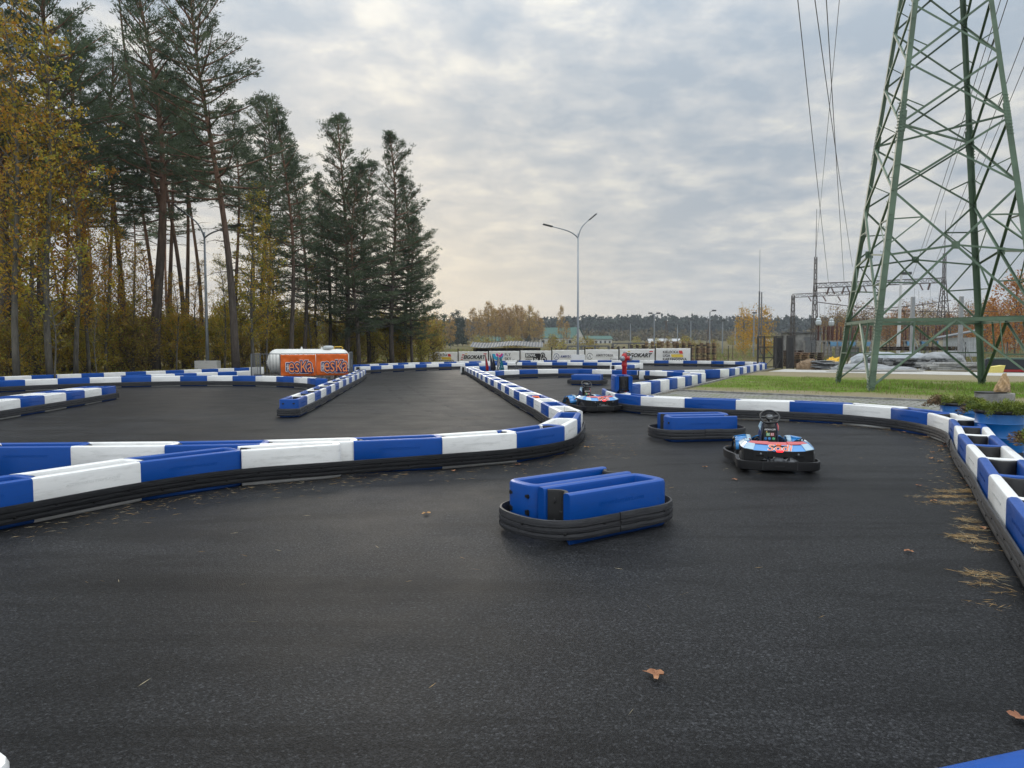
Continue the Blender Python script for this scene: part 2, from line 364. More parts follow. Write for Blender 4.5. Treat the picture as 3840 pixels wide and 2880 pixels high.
def lawn_mat():
    m = bpy.data.materials.new('lawn_turf'); m.use_nodes = True; t = m.node_tree; b = t.nodes['Principled BSDF']; b.inputs['Roughness'].default_value = 1; b.inputs['Specular IOR Level'].default_value = .1
    g = N(t, 'ShaderNodeNewGeometry'); v = g.outputs['Position']
    mp = N(t, 'ShaderNodeMapping'); mp.inputs['Rotation'].default_value = (0, 0, .68); mp.inputs['Scale'].default_value = (.35, 1, 1); t.links.new(v, mp.inputs[0])
    a = noise(t, mp.outputs[0], .75, 6, .65, .2); e = noise(t, v, 14, 5, .75)
    # bare sandy margins beside both kerbs: distance across the lawn
    dn = N(t, 'ShaderNodeVectorMath', operation='DOT_PRODUCT'); t.links.new(v, dn.inputs[0]); dn.inputs[1].default_value = (.66, .75, 0)
    edge = ramp(t, mth(t, 'DIVIDE', mth(t, 'SUBTRACT', dn.outputs['Value'], 22.3), 20.0), [(.0, .42), (.10, .28), (.17, .0), (.62, .0), (.74, .25), (.82, .6)])
    k = mth(t, 'ADD', mth(t, 'ADD', a, mth(t, 'MULTIPLY', mth(t, 'SUBTRACT', noise(t, v, 3.0, 4, .6), .5), .35)), edge.outputs[0])
    c = ramp(t, k, [(.44, (.13, .23, .018)), (.54, (.16, .215, .04)), (.62, (.24, .225, .11)), (.78, (.30, .255, .17))])
    t.links.new(mixc(t, mth(t, 'MULTIPLY', e, .55), c.outputs[0], (.07, .075, .02)), b.inputs['Base Color'])
    bn = N(t, 'ShaderNodeBump'); bn.inputs['Strength'].default_value = .8; bn.inputs['Distance'].default_value = .04; t.links.new(e, bn.inputs['Height']); t.links.new(bn.outputs[0], b.inputs['Normal']); return m
PB = [(15.0, 42.45), (19.97, 38.7), (24.8, 35.05), (46, 19.0)]; PT = [(17.6, 46.6), (22.9, 42.7), (27.8, 39.0), (49, 23)]
struct(poly('lawn', [(4.7, 23.0), (5.6, 25.15)] + LK[1:] + [(46, 12)] + PB[::-1] + [(14.40, 42.4), (11.2, 36.0), (7.5, 28.45)], .012, lawn_mat()))
M_PATH = mat('path_concrete', (.50, .485, .45), .9, var=.3, vscale=1.5, bump=.3, bscale=30)
struct(poly('path', PB + PT[::-1], .018, M_PATH))
def kerb(name, pts, h=.06, wdt=.1):
    mb = MB(); mb.sweep(pts, [(-wdt/2, -.02), (wdt/2, -.02), (wdt/2, h), (-wdt/2, h)]); return struct(build(name, mb, M_CONC))
kerb('kerb', K[1:], .06); kerb('kerb', LK, .06); kerb('kerb', [(3.3, 20.4), (4.58, 22.95), (5.55, 25.2)], .05)

# grass blades on the lawn
def cloud_mesh(name, pos, size, mats, aspect=.25, dirs=None, jit=1.0, seed=1, mi=None, tri=False):
    rg = np.random.default_rng(seed); n = len(pos); pos = np.asarray(pos, float)
    size = np.broadcast_to(np.asarray(size, float).reshape(-1, 1) if np.ndim(size) else np.full((n, 1), size), (n, 1))
    d = rg.normal(size=(n, 3))
    if dirs is not None: d = np.asarray(dirs) + d*jit
    d /= np.linalg.norm(d, axis=1, keepdims=True)+1e-9
    r = rg.normal(size=(n, 3)); s = np.cross(d, r); s /= np.linalg.norm(s, axis=1, keepdims=True)+1e-9
    L = size; W = size*aspect
    if tri:
        V = np.stack([pos - s*W/2, pos + s*W/2, pos + d*L], 1).reshape(-1, 3); q = 3
    else:
        V = np.stack([pos - d*L*.1, pos + d*L*.5 - s*W/2, pos + d*L, pos + d*L*.5 + s*W/2], 1).reshape(-1, 3); q = 4
    me = bpy.data.meshes.new(name); me.vertices.add(len(V)); me.vertices.foreach_set('co', V.ravel())
    me.loops.add(n*q); me.loops.foreach_set('vertex_index', np.arange(n*q, dtype=np.int32))
    me.polygons.add(n); me.polygons.foreach_set('loop_start', np.arange(0, n*q, q, dtype=np.int32)); me.polygons.foreach_set('loop_total', np.full(n, q, dtype=np.int32))
    for m in (mats if isinstance(mats, (list, tuple)) else [mats]): me.materials.append(m)
    if mi is not None: me.polygons.foreach_set('material_index', np.asarray(mi, dtype=np.int32))
    me.update(); me.validate(); return me
M_GRASS = mat('grass_blade', (.17, .29, .03), .8, col2=(.16, .24, .035), vscale=.6, trans=.3)
M_DRY = mat('dry_grass', (.32, .26, .12), .9, col2=(.15, .115, .05), vscale=.8, trans=.2)
def inpoly(pts, x, y):
    c = np.zeros(len(x), bool); n = len(pts)
    for i in range(n):
        x1, y1 = pts[i]; x2, y2 = pts[i-1]
        c ^= ((y1 > y) != (y2 > y)) & (x < (x2-x1)*(y-y1)/(y2-y1+1e-12)+x1)
    return c
rg = np.random.default_rng(3)
gx = rg.uniform(4, 34, 150000); gy = rg.uniform(14, 42, 150000)
LP = [(4.9, 23.3), (5.9, 25.1)] + LK[1:5] + [(30, 14), (33, 28), (24.3, 34.9), (19.6, 38.4), (14.6, 42.2), (11.4, 36.0), (7.7, 28.3)]
cut = 22.3 + 20*.13; s = gx*.66 + gy*.75
nz = np.sin(gx*1.7+gy*.9)*np.sin(gx*.8-gy*1.3) + .5*np.sin(gx*3.1+gy*2.2)
ok = inpoly(LP, gx, gy) & ((s > cut + .6*nz) | (rg.random(len(gx)) < .15)) & (s < 22.3+20*.62+nz) & ((nz + .5*np.sin(gx*.55-gy*.4+1) > -.25) | (rg.random(len(gx)) < .12))
gx = gx[ok]; gy = gy[ok]; n = len(gx)
tall = np.exp(-(((gx-15)/4)**2 + ((gy-26)/3)**2))
me = cloud_mesh('grass', np.c_[gx, gy, np.full(n, .01)], rg.uniform(.05, .10, n)*(1+1.3*tall), [M_GRASS, M_DRY], .14, dirs=np.tile([0, 0, 1.0], (n, 1)), jit=.3, tri=True, mi=(rg.random(n) < .22).astype(int))
stuff(link('grass', me), 'green lawn grass between the kerbs and round the pylon feet', 'grass')
# tall dry weeds beyond the track
n = 90000; gx = rg.uniform(-30, 110, n); gy = rg.uniform(62, 170, n)
ok = (gy > 76 - .3*np.clip(gx-18, 0, 60)) & ~((gx < 20) & (gx > -14) & (gy < 96)); gx = gx[ok]; gy = gy[ok]; n = len(gx)
cl = np.sin(gx*.31+gy*.11)*np.sin(gy*.23-gx*.17)
me = cloud_mesh('weeds', np.c_[gx, gy, np.array([tz(a, b) for a, b in zip(gx, gy)])-.05], rg.uniform(.2, .55, n)*(1.1+.5*cl), [M_DRY, M_GRASS], .12, dirs=np.tile([0, 0, 1.0], (n, 1)), jit=.35, tri=True, mi=(rg.random(n) < .3).astype(int))
stuff(link('weeds', me), 'dry brown weeds and rough grass on the field beyond the track', 'weeds')

# ------------------------------------------------------------------ barrier rows
L = 1.079; H = .41; W = .435; T = .10; BUL = .10
def barrier_meshes(mcol):
    hw = W/2; st = []
    st.append((0, -hw+T/2, .8)); st.append((.012, -hw+T/2, 1))
    xe = L-.05; st.append((xe*.5, -hw+T/2, 1)); st.append((xe, -hw+T/2, 1))
    k = 12; cy = hw-T/2
    for i in range(1, k):
        a = -PI/2 + PI*i/k
        ca, sa = math.cos(a), math.sin(a); e = .62
        st.append((xe + (BUL-.01)*abs(ca)**e, cy*abs(sa)**e*(1 if sa > 0 else -1), 1))
    st += [(xe, cy, 1), (xe*.5, cy, 1), (.012, cy, 1), (0, cy, .8)]
    r = .028; t = T/2
    sec = [(t-.014, 0), (t, .016), (t, H-r), (t-.3*r, H-.3*r), (t-r, H), (-t+r, H), (-t+.3*r, H-.3*r), (-t, H-r), (-t, .07)]
    mb = MB(); mb.smooth = True
    P = [Vector((a, b)) for a, b, _ in st]; n = len(P); m = len(sec); vs = []
    for i in range(n):
        d = (P[min(i+1, n-1)]-P[max(i-1, 0)]).normalized(); nr = Vector((d.y, -d.x)); q = st[i][2]
        for o, z in sec: vs.append((P[i].x+nr.x*o*q, P[i].y+nr.y*o*q, z))
    fs = [(i*m+k_, i*m+(k_+1) % m, (i+1)*m+(k_+1) % m, (i+1)*m+k_) for i in range(n-1) for k_ in range(m)]
    fs += [tuple(range(m)), tuple(range((n-1)*m, n*m))[::-1]]
    mb.add(vs, fs); mb.smooth = False
    mb.add([(.02, -hw+T/2, .075), (L-.04, -hw+T/2, .075), (L+.03, 0, .075), (L-.04, hw-T/2, .075), (.02, hw-T/2, .075)], [(0, 1, 2, 3, 4)])
    body = fixn(mb.mesh('body', mcol))
    return body
def auto_smooth(me, a=.7):
    bm = bmesh.new(); bm.from_mesh(me)
    for e in bm.edges: e.smooth = not (len(e.link_faces) == 2 and e.calc_face_angle(0) > a) and len(e.link_faces) == 2
    bm.to_mesh(me); bm.free(); return me
BODY = {'blue': auto_smooth(barrier_meshes(M_BLUE)), 'white': auto_smooth(barrier_meshes(M_WHITE))}
def panel_mesh():
    mb = MB(); mb.smooth = True; hw = W/2-T+.003; k = 8; pts = []
    for i in range(k+1):
        y = -hw+2*hw*i/k; pts.append((.035+.085*(1-(y/hw)**2), y))
    mb.sweep([(p[0], p[1]) for p in pts], [(.018, .02), (.018, H-.03), (.006, H-.012), (-.022, H-.012), (-.03, H-.035), (-.03, .02)])
    mb.smooth = False; mb.mi = 1
    for yy in (-.07, .07):
        for zz in (.13, .31):
            x0 = .035+.085*(1-(yy/hw)**2)
            Mx = Matrix.Rotation(-PI/2, 3, 'Y') @ Matrix.Identity(3)
            mb.lathe([(.028, 0), (.028, .005), (.020, .009), (.012, .001)], 12, (x0-.029, yy, zz), Mx)
    for zz in (.10, .20, ): mb.box((.089, .0, zz+.02), (.012, .075, .012))
    return auto_smooth(fixn(mb.mesh('end_panel', [M_BLACKP, M_RUBBER])))
PANEL = panel_mesh()
def letter_mesh(m):
    a = text_mesh('xtremebarriers.com', .062, m, .0011, .0003, .25, 'CENTER', 1.05); a.transform(Matrix.Translation((L*.52, -W/2, .30)) @ UPR)
    b = text_mesh('xtremebarriers.com', .062, m, .0011, .0003, .25, 'CENTER', 1.05); b.transform(Matrix.Translation((L*.52, W/2, .30)) @ Matrix.Rotation(PI, 4, 'Z') @ UPR)
    return a, b
LETT = {'blue': letter_mesh(M_BLUE), 'white': letter_mesh(M_WHITE)}
def slot_mesh():
    mb = MB()
    for y in (-.10, .10):
        for z, hh in ((.31, .035), (.17, .05)): mb.box((L+BUL-.024, y, z), (.022, .08, hh), rz=(-.12 if y < 0 else .12)*-1)
    return bevel(mb.mesh('hand_slot', M_BLACKP), .006)
SLOT = slot_mesh()
def block(x, y, hd, col, label, group, letters=False, slots=False, z=0):
    t = thing('barrier_block', label, 'barrier', (x, y, z), hd, group)
    link('body', BODY[col], t); link('end_panel', PANEL, t)
    if letters:
        for q in LETT[col]: link('lettering', q, t)
    if slots: link('hand_slot', SLOT, t)
    return t
ROWS = {
'A':[(-4.35,6.54),(-3.84,7.46),(-3.15,8.22),(-2.08,8.76)],
'B':[(-5.31,8.63),(-4.20,8.67),(-3.10,8.78),(-2.00,9.00),(-0.92,9.32),(0.08,9.85),(0.77,10.65),(1.06,11.69),(1.22,12.78)],
'D':[(-2.64,40.91),(-2.53,39.84),(-2.40,38.77),(-2.27,37.70),(-2.12,36.63),(-1.99,35.56),(-1.85,34.49),(-1.71,33.42),(-1.58,32.35),(-1.45,31.27),(-1.31,30.20),(-1.19,29.12),(-1.05,28.04),(-0.91,26.96),(-0.78,25.87),(-0.63,24.79),(-0.48,23.70),(-0.35,22.62),(-0.22,21.54),(-0.09,20.47),(0.04,19.41),(0.18,18.34),(0.34,17.28),(0.48,16.22),(0.60,15.16),(0.71,14.11),(0.85,13.07)],
'F':[(-0.76,33.24),(-0.36,34.23),(0.36,35.02),(1.28,35.58),(2.29,35.95),(3.35,36.17)],
'F2':[(3.89,35.27),(4.77,34.62),(5.54,33.89),(6.28,33.09),(6.88,32.20),(7.35,31.23),(7.70,30.21)],
'G':[(3.44,21.14),(3.93,22.10),(4.43,23.05),(4.93,24.01),(5.43,24.96),(5.93,25.92),(6.43,26.88),(6.92,27.84),(7.39,28.81),(7.80,29.80)],
'H':[(5.86,33.24),(6.92,33.40),(8.00,33.62),(9.06,33.97),(9.94,34.59),(10.62,35.43),(11.20,36.35),(11.72,37.31),(12.22,38.27),(12.72,39.24),(13.22,40.20),(13.72,41.17),(14.22,42.13),(14.72,43.09),(15.21,44.05),(15.70,45.01),(16.17,45.99)],
'I':[(-9.61,45.95),(-9.20,46.95),(-8.78,47.94),(-8.33,48.92),(-7.82,49.86),(-7.24,50.76),(-6.57,51.59),(-5.80,52.35),(-4.96,53.04),(-4.10,53.68),(-3.21,54.30),(-2.32,54.89),(-1.41,55.45),(-0.48,55.96),(0.49,56.41),(1.48,56.76),(2.50,56.98),(3.55,57.06),(4.60,57.00),(5.64,56.82),(6.68,56.55),(7.71,56.21),(8.73,55.84),(9.75,55.45),(10.77,55.03),(11.78,54.58),(12.75,54.06),(13.66,53.45),(14.47,52.74),(15.16,51.91),(15.68,50.98),(16.05,49.97),(16.26,48.92),(16.30,47.83)],
'J':[(-8.57,41.21),(-8.23,42.22),(-7.77,43.21),(-7.24,44.16),(-6.69,45.09),(-6.12,45.99),(-5.50,46.86),(-4.81,47.68),(-4.02,48.42),(-3.17,49.08),(-2.25,49.66),(-1.30,50.14),(-0.31,50.51),(0.71,50.74),(1.76,50.83),(2.81,50.75),(3.85,50.53),(4.87,50.18),(5.85,49.70),(6.76,49.12),(7.59,48.43),(8.34,47.65)],
'K':[(6.00,41.93),(6.78,42.69),(7.38,43.57),(7.80,44.57)],
'P':[(-2.58,40.42),(-1.85,41.21),(-1.08,41.96),(-0.27,42.68)],
'M':[(-11.26,15.69),(-11.38,16.75),(-11.50,17.81),(-11.63,18.89),(-11.77,19.95),(-11.91,21.02),(-12.07,22.08)],
'N':[(-18.20,25.38),(-17.68,26.32),(-17.04,27.17),(-16.27,27.92),(-15.39,28.54),(-14.43,28.99),(-13.40,29.25),(-12.34,29.33),(-11.28,29.23),(-10.25,28.95),(-9.28,28.50),(-8.40,27.88),(-7.66,27.10),(-7.09,26.19)],
'N2':[(-15.88,29.84),(-15.30,30.75),(-14.72,31.65),(-14.16,32.57),(-13.59,33.48),(-13.04,34.41),(-12.62,35.36)],
'O':[(-20.79,28.20),(-20.44,29.21),(-20.01,30.19),(-19.54,31.15),(-19.06,32.09),(-18.59,33.04),(-18.11,33.98),(-17.62,34.93),(-17.13,35.87),(-16.64,36.82),(-16.16,37.77),(-15.68,38.72),(-15.20,39.68),(-14.72,40.64),(-14.22,41.60)],
'C':[(-4.93,17.43),(-5.04,18.51),(-5.17,19.60),(-5.30,20.68),(-5.43,21.76),(-5.57,22.84),(-5.71,23.92),(-5.83,25.00),(-5.96,26.08),(-6.10,27.15),(-6.23,28.23),(-6.36,29.30),(-6.49,30.37),(-6.62,31.44),(-6.76,32.51),(-6.91,33.57),(-7.08,34.63),(-7.24,35.70)],
'R':[(2.46,19.86),(2.43,18.80),(2.52,17.74),(2.92,16.77),(3.81,16.06),(4.79,15.53),(5.78,15.04),(6.59,14.39),(7.08,13.51),(7.18,12.49),(6.94,11.48),(6.45,10.54),(5.92,9.59),(5.41,8.60),(4.90,7.59),(4.37,6.61),(3.85,5.60)]}
def ext(r, before=0, after=0):
    r = [Vector(p) for p in r]
    for _ in range(before): r.insert(0, r[0]+(r[0]-r[1]).normalized()*L)
    for _ in range(after): r.append(r[-1]+(r[-1]-r[-2]).normalized()*L)
    return [(p.x, p.y) for p in r]
ROWS['A'] = ext(ROWS['A'], 2); ROWS['B'] = ext(ROWS['B'], 2); ROWS['M'] = ext(ROWS['M'], 3); ROWS['C'] = ext(ROWS['C'], 1, 1)
ROWS['R'] = ext(ROWS['R'], 0, 3); ROWS['N'] = ext(ROWS['N'], 2); ROWS['O'] = ext(ROWS['O'], 2)
ROWS['F'] = [(-1.13, 32.23)] + ROWS['F']
ROWS['M2'] = [(x-.47, y-.05) for x, y in ROWS['M']]
ROWS['OI'] = [(-13.7, 42.55), (-12.95, 43.3), (-12.2, 44.05), (-11.3, 44.65), (-10.45, 45.2), (-9.75, 45.9)]
SPEC = {  # row: (first colour, flipped, words)
'A': ('white', 0, 'from left in the nearest row at front left'),
'B': ('white', 0, 'from left in the row behind the nearest left row, bending right'),
'D': ('blue', 1, 'from far end of the long diagonal row'),
'F': ('white', 0, 'from left in the curved row behind the small far island'),
'F2': ('white', 0, 'from left in the row falling to the lawn corner'),
'G': ('blue', 0, 'from the hydrant in the row to the lawn corner'),
'H': ('white', 0, 'from left in the row along the lawn kerb'),
'I': ('blue', 0, 'from left in the farthest row under the banners'),
'J': ('white', 0, 'from left in the second farthest row under the banners'),
'K': ('white', 0, 'from left in the short row behind the red hydrant'),
'P': ('white', 0, 'from left in the short row behind the flags'),
'M': ('white', 0, 'from the frame edge in the double row at left, right side'),
'M2': ('white', 0, 'from the frame edge in the double row at left, left side'),
'N': ('blue', 0, 'from left in the curved row before the tank fence'),
'N2': ('blue', 0, 'from left in the row running behind the tank fence'),
'O': ('blue', 0, 'from left in the rear row along the forest edge'),
'OI': ('blue', 0, 'from left in the row behind the white tank'),
'C': ('blue', 1, 'from the near tip of the row beside the orange banner'),
'R': ('blue', 0, 'from the hydrant in the row curving past both karts')}
for k, r in ROWS.items():
    c0, flip, words = SPEC[k]; cols = []
    for i in range(len(r)-1): cols.append(c0 if i % 2 == 0 else ('white' if c0 == 'blue' else 'blue'))
    if k == 'F2': cols = ['white', 'blue', 'blue', 'white', 'blue', 'white']
    if k == 'A': cols = ['white', 'blue', 'white', 'blue', 'white']
    if k == 'B': cols = ['white', 'blue', 'white', 'blue', 'white', 'blue', 'white', 'blue', 'white', 'blue']
    if k == 'F': cols = ['white', 'blue', 'white', 'blue', 'white', 'blue']
    if k == 'M': cols = ['blue', 'white', 'blue', 'white', 'blue', 'white', 'blue', 'white', 'blue'][-(len(r)-1):]
    if k == 'M2': cols = ['white', 'blue', 'white', 'blue', 'white', 'blue', 'white', 'blue', 'white', 'blue'][-(len(r)-1):]
    if k in ('N', 'O'): cols = ['blue', 'white'] * 20; cols = cols[:len(r)-1]
    for i in range(len(r)-1):
        a = Vector(r[i]); b = Vector(r[i+1]); d = (b-a).normalized(); nl = Vector((-d.y, d.x)); c = (a+b)/2 + nl*W/2
        h = math.atan2(d.y, d.x); s = c - d*L/2
        if flip: h += PI; s = c + d*L/2
        near = (a.length < 24)
        first = ORD[i+1]
        lab = '%s plastic block, %s %s' % (cols[i], first, words)
        block(s.x, s.y, h, cols[i], lab, 'blue and white barrier blocks in track rows', letters=near and k not in ('M2',), slots=(k == 'C' and i == 0))
# short overlapping block before the far falling row, and the two blocks right below the camera
block(3.30, 36.45, R_(-40), 'blue', 'blue plastic block overlapping the joint behind the small far island', 'blue and white barrier blocks in track rows')
def edge_block(x, y, hd, col, lab):
    d = Vector((math.cos(hd), math.sin(hd))); nr = Vector((d.y, -d.x)); s = Vector((x, y)) + nr*W/2
    block(s.x, s.y, hd, col, lab, 'blue and white barrier blocks in track rows')
edge_block(1.01, 1.942, R_(16.8), 'blue', 'blue plastic block cut off by the bottom right corner of the frame')
edge_block(-2.425, 2.60, R_(-29), 'white', 'white plastic block cut off by the bottom left corner of the frame')

# black rubber rails bolted low along the rows
RAIL = [(0, .045), (.026, .045), (.031, .050), (.034, .072), (.031, .092), (.023, .096), (.023, .099), (.033, .103), (.035, .123), (.033, .142), (.023, .146), (.023, .149), (.033, .153), (.031, .180), (.026, .203), (.010, .206), (.008, .19)]
def smooth_path(pts, n=4):
    P = [Vector(p) for p in pts]; out = []
    for i in range(len(P)-1):
        p0, p1, p2, p3 = P[max(i-1, 0)], P[i], P[i+1], P[min(i+2, len(P)-1)]
        for k in range(n):
            t = k/n; out.append(.5*((2*p1)+(-p0+p2)*t+(2*p0-5*p1+4*p2-p3)*t*t+(-p0+3*p1-3*p2+p3)*t**3))
    out.append(P[-1]); return [(p.x, p.y) for p in out]
def rail(pts, label, closed=False, parent=None, off=.012, bolts=True, n=4, gap=.0):
    p = smooth_path(pts, n) if n > 1 else pts
    mb = MB(); sec = [(o+off, z) for o, z in RAIL]; mb.sweep(p, sec, closed)
    if bolts:
        bb = mb; mb.mi = 1; acc = 0; q = 0
        for i in range(len(p)-1):
            a = Vector(p[i]); b = Vector(p[i+1]); d = b-a; ln = d.length
            if ln < 1e-6: continue
            d /= ln; nr = Vector((d.y, -d.x)); s = (.15-acc) % .36
            while s < ln:
                c = a+d*s+nr*(off+.032); zz = .096 if q % 2 else .148; q += 1
                Mx = Matrix(((nr.x, d.x, 0), (nr.y, d.y, 0), (0, 0, 1))).transposed().transposed() @ Matrix.Rotation(PI/2, 3, 'Y')
                bb.lathe([(.013, -.006), (.013, .004), (.006, .006)], 8, (c.x, c.y, zz), Mx); s += .36
            acc = (acc+ln) % .36
    me = fixn(mb.mesh('rubber_rail', [M_RUBBER, M_BLACKP]))
    o = link('rubber_rail', me, parent)
    if parent is None: tag(o, label, 'rubber rail', 'black rubber rails along the barrier rows')
    return o
def off(pts, s):
    out = []
    for i, p in enumerate(pts):
        a = Vector(pts[max(i-1, 0)]); b = Vector(pts[min(i+1, len(pts)-1)]); d = (b-a).normalized(); out.append((p[0]+d.y*s, p[1]-d.x*s))
    return out
A_, B_, D_, C_, R__ = ROWS['A'], ROWS['B'], ROWS['D'], ROWS['C'], ROWS['R']
rail(A_ + B_[6:], 'black ribbed rubber rail along the nearest row, wrapping round its right bend', off=.034)
def cap_arc(p, d, side=1, n=7):      # plan half circle round a row end; p = right-side edge point, d = outward direction
    d = Vector(d).normalized(); nl = Vector((-d.y, d.x))*side; c = Vector(p)+nl*W/2; out = []
    for i in range(1, n):
        a = PI*i/n; q = c - nl*W/2*math.cos(a) + d*(.05+.14*math.sin(a)**.7); out.append((q.x, q.y))
    return out
rail(A_ + B_[6:] + [(1.26, 13.3), (1.15, 14.15), (1.04, 15.2), (.92, 16.3)], 'black ribbed rubber rail along the nearest row, wrapping round its right bend', off=.034)
rail(D_, 'black ribbed rubber rail down the left side of the long diagonal row', n=2)
dC = Vector(C_[0])-Vector(C_[1])
rail([(x-W, y-.02) for x, y in C_[6:0:-1]] + [(C_[0][0]-W, C_[0][1])] + cap_arc((C_[0][0], C_[0][1]), dC, -1)[::-1] + C_, 'black ribbed rubber rail round the tip of the row beside the orange banner', n=2)
rail(ROWS['F'][:-1] + ROWS['F2'], 'black ribbed rubber rail low on the curved row behind the small far island', bolts=False, n=1, off=.02)
M_ = ROWS['M']; dM = Vector(M_[-1])-Vector(M_[-2])
tip = [(M_[-1][0]-.04, M_[-1][1]+.08), (M_[-1][0]-.20, M_[-1][1]+.16), (M_[-1][0]-.72, M_[-1][1]+.14), (M_[-1][0]-.90, M_[-1][1]+.04)]
rail(M_ + tip, 'black ribbed rubber rail along the double row at the left frame edge', n=2)
rail(ROWS['N'], 'black ribbed rubber rail along the curved row before the tank fence', bolts=False, n=1, off=.02)
rail(ROWS['J'], 'black ribbed rubber rail along the second farthest row under the banners', bolts=False, n=1, off=.02)
rail(ROWS['I'], 'black ribbed rubber rail along the farthest row under the banners', bolts=False, n=1, off=.02)
rail(ROWS['K'], 'black ribbed rubber rail on the short row behind the red hydrant', bolts=False, n=1, off=.02)
R1 = R__[:12]
rail(R1, 'black ribbed rubber rail curving past both karts, loose end sticking out', off=.03)
rail(R__[11:], 'black ribbed rubber rail on the right row running out of the frame', off=.014)

# faint rubber marks left by tyres: thin sheets just above the asphalt
sm_m = bpy.data.materials.new('tyre_rubber_mark'); sm_m.use_nodes = True; t_ = sm_m.node_tree; b_ = t_.nodes['Principled BSDF']; b_.inputs['Base Color'].default_value = (.006, .006, .006, 1); b_.inputs['Roughness'].default_value = .6
g_ = N(t_, 'ShaderNodeNewGeometry'); al = ramp(t_, noise(t_, g_.outputs['Position'], 1.3, 6, .7), [(.45, 0.0), (.75, .34)]); t_.links.new(al.outputs[0], b_.inputs['Alpha'])
def skid(pts, w_=.13):
    mb = MB(); P = smooth_path(pts, 8); n = len(P); vs = []
    for i, p in enumerate(P):
        d = (Vector(P[min(i+1, n-1)])-Vector(P[max(i-1, 0)])).normalized(); nr = Vector((d.y, -d.x)); k = w_/2*min(1, min(i, n-1-i)/4+.1)
        vs += [(p[0]-nr.x*k, p[1]-nr.y*k, .0045), (p[0]+nr.x*k, p[1]+nr.y*k, .0045)]
    mb.add(vs, [(2*i, 2*i+1, 2*i+3, 2*i+2) for i in range(n-1)]); struct(build('tyre_mark', mb, sm_m))
for off_ in (0, .85):
    skid([(-6.0+off_, 33), (-4.6+off_, 27), (-3.4+off_, 22), (-2.2+off_, 18), (-.4+off_*.5, 14.6-off_*.6)]); skid([(-13, 24+off_), (-9, 22.6+off_), (-5.4, 18.6+off_), (-2.4, 16.6+off_), (.0, 15.2+off_*.6)], .16)
    skid([(-11, 13.4+off_), (-6, 12.2+off_), (-2.5, 12.6+off_), (.2, 14.2+off_)]); skid([(5.6-off_, 27), (3.4-off_, 22.5), (1.5, 18.6-off_)], .12); skid([(6.0, 12.8-off_), (3.9, 10.8-off_), (1.8, 10.4-off_), (-.4, 9.0-off_)], .12)
skid([(.3, 22), (-1.6, 23.2), (-4.2, 23.3)], .1); skid([(-.6, 34), (-2.9, 36), (-5, 40)], .12)

# ------------------------------------------------------------------ islands: two blocks side by side in an oval rail
def island(x, y, ang, label, flip=0, loose=0, slots=True, sh=0.0):
    t = thing('track_island', label, 'track island', (x, y, 0), ang, 'blue islands of two blocks inside an oval rubber rail')
    for i, s in enumerate((1, -1)):
        hd = 0 if (i == flip) else PI                   # front block first
        b = link('body', BODY['blue'], t); b.location = ((-L/2 if hd == 0 else L/2) + (sh if i else 0), -s*(W/2+.003), 0); b.rotation_euler = (0, 0, hd)
        for nm, me in (('end_panel', PANEL), ('lettering', LETT['blue'][0]), ('lettering', LETT['blue'][1]), ('hand_slot', SLOT)):
            if nm == 'hand_slot' and not slots: continue
            link(nm, me, b)
    hl, r = .315, .465; p = []; se = lambda q, e: math.copysign(abs(q)**e, q)
    for k in range(24):
        a = PI/2 + PI*k/23; p.append((-hl + r*se(math.cos(a), .75), r*se(math.sin(a), .8)))
    p += [(-.2, -r), (.0, -r-.004), (.2, -r)]
    for k in range(24):
        a = -PI/2 + PI*k/23; p.append((hl + r*se(math.cos(a), .75), r*se(math.sin(a), .8)))
    p += [(.2, r), (.0, r), (-.2, r)]
    o = rail([(a_+sh*.55, b_) for a_, b_ in p], '', closed=True, parent=t, n=1, off=-.0); t
    mb = MB(); mb.sweep([(-.05, -r-.004), (.1, -r-.005), (.25, -r-.004)], [(o_+.008, z+.006) for o_, z in RAIL]); build('joint_sleeve', mb, M_RUBBER, t)
    return t
island(.645, 6.39, R_(35.8), 'nearest blue island in mid foreground, two blocks inside an oval black rail', sh=.055)
island(3.15, 12.36, R_(8.3), 'blue island directly left of the nearest kart', flip=1)
island(3.05, 29.35, R_(-22), 'small far blue island above the farther kart', flip=0)
# upright block on the row beside the hydrant
bl = thing('barrier_block', 'blue block stacked on top of the row, end panel facing front, before the red hydrant', 'barrier', (2.80, 18.12, H+.002), R_(88))
link('body', BODY['blue'], bl); link('end_panel', PANEL, bl); link('lettering', LETT['blue'][0], bl); link('lettering', LETT['blue'][1], bl)

# ------------------------------------------------------------------ red hydrant
hy = gnd(2341, 1500); HX, HY = 3.0, 19.35
t = thing('fire_hydrant', 'red pillar hydrant with grey side caps rising behind the stacked blue block', 'hydrant', (HX, HY, 0), 0)
mb = MB(); mb.smooth = True
mb.lathe([(.11, 0), (.11, .03), (.066, .04), (.062, 1.02), (.075, 1.04), (.075, 1.07), (.066, 1.09), (.066, 1.2)], 20); auto_smooth(o := fixn(mb.mesh('column', M_RED))); link('column', o, t)
mb = MB(); mb.smooth = True
mb.lathe([(.060, 1.14), (.078, 1.18), (.082, 1.26), (.075, 1.33), (.045, 1.37), (.03, 1.38)], 20)
for a in (R_(243), R_(-20)):
    Mx = Matrix.Rotation(a, 3, 'Z') @ Matrix.Rotation(PI/2, 3, 'Y'); mb.lathe([(.055, .03), (.055, .125), (.068, .13), (.068, .15)], 16, (0, 0, 1.24), Mx)
link('head', auto_smooth(fixn(mb.mesh('head', M_RED))), t)
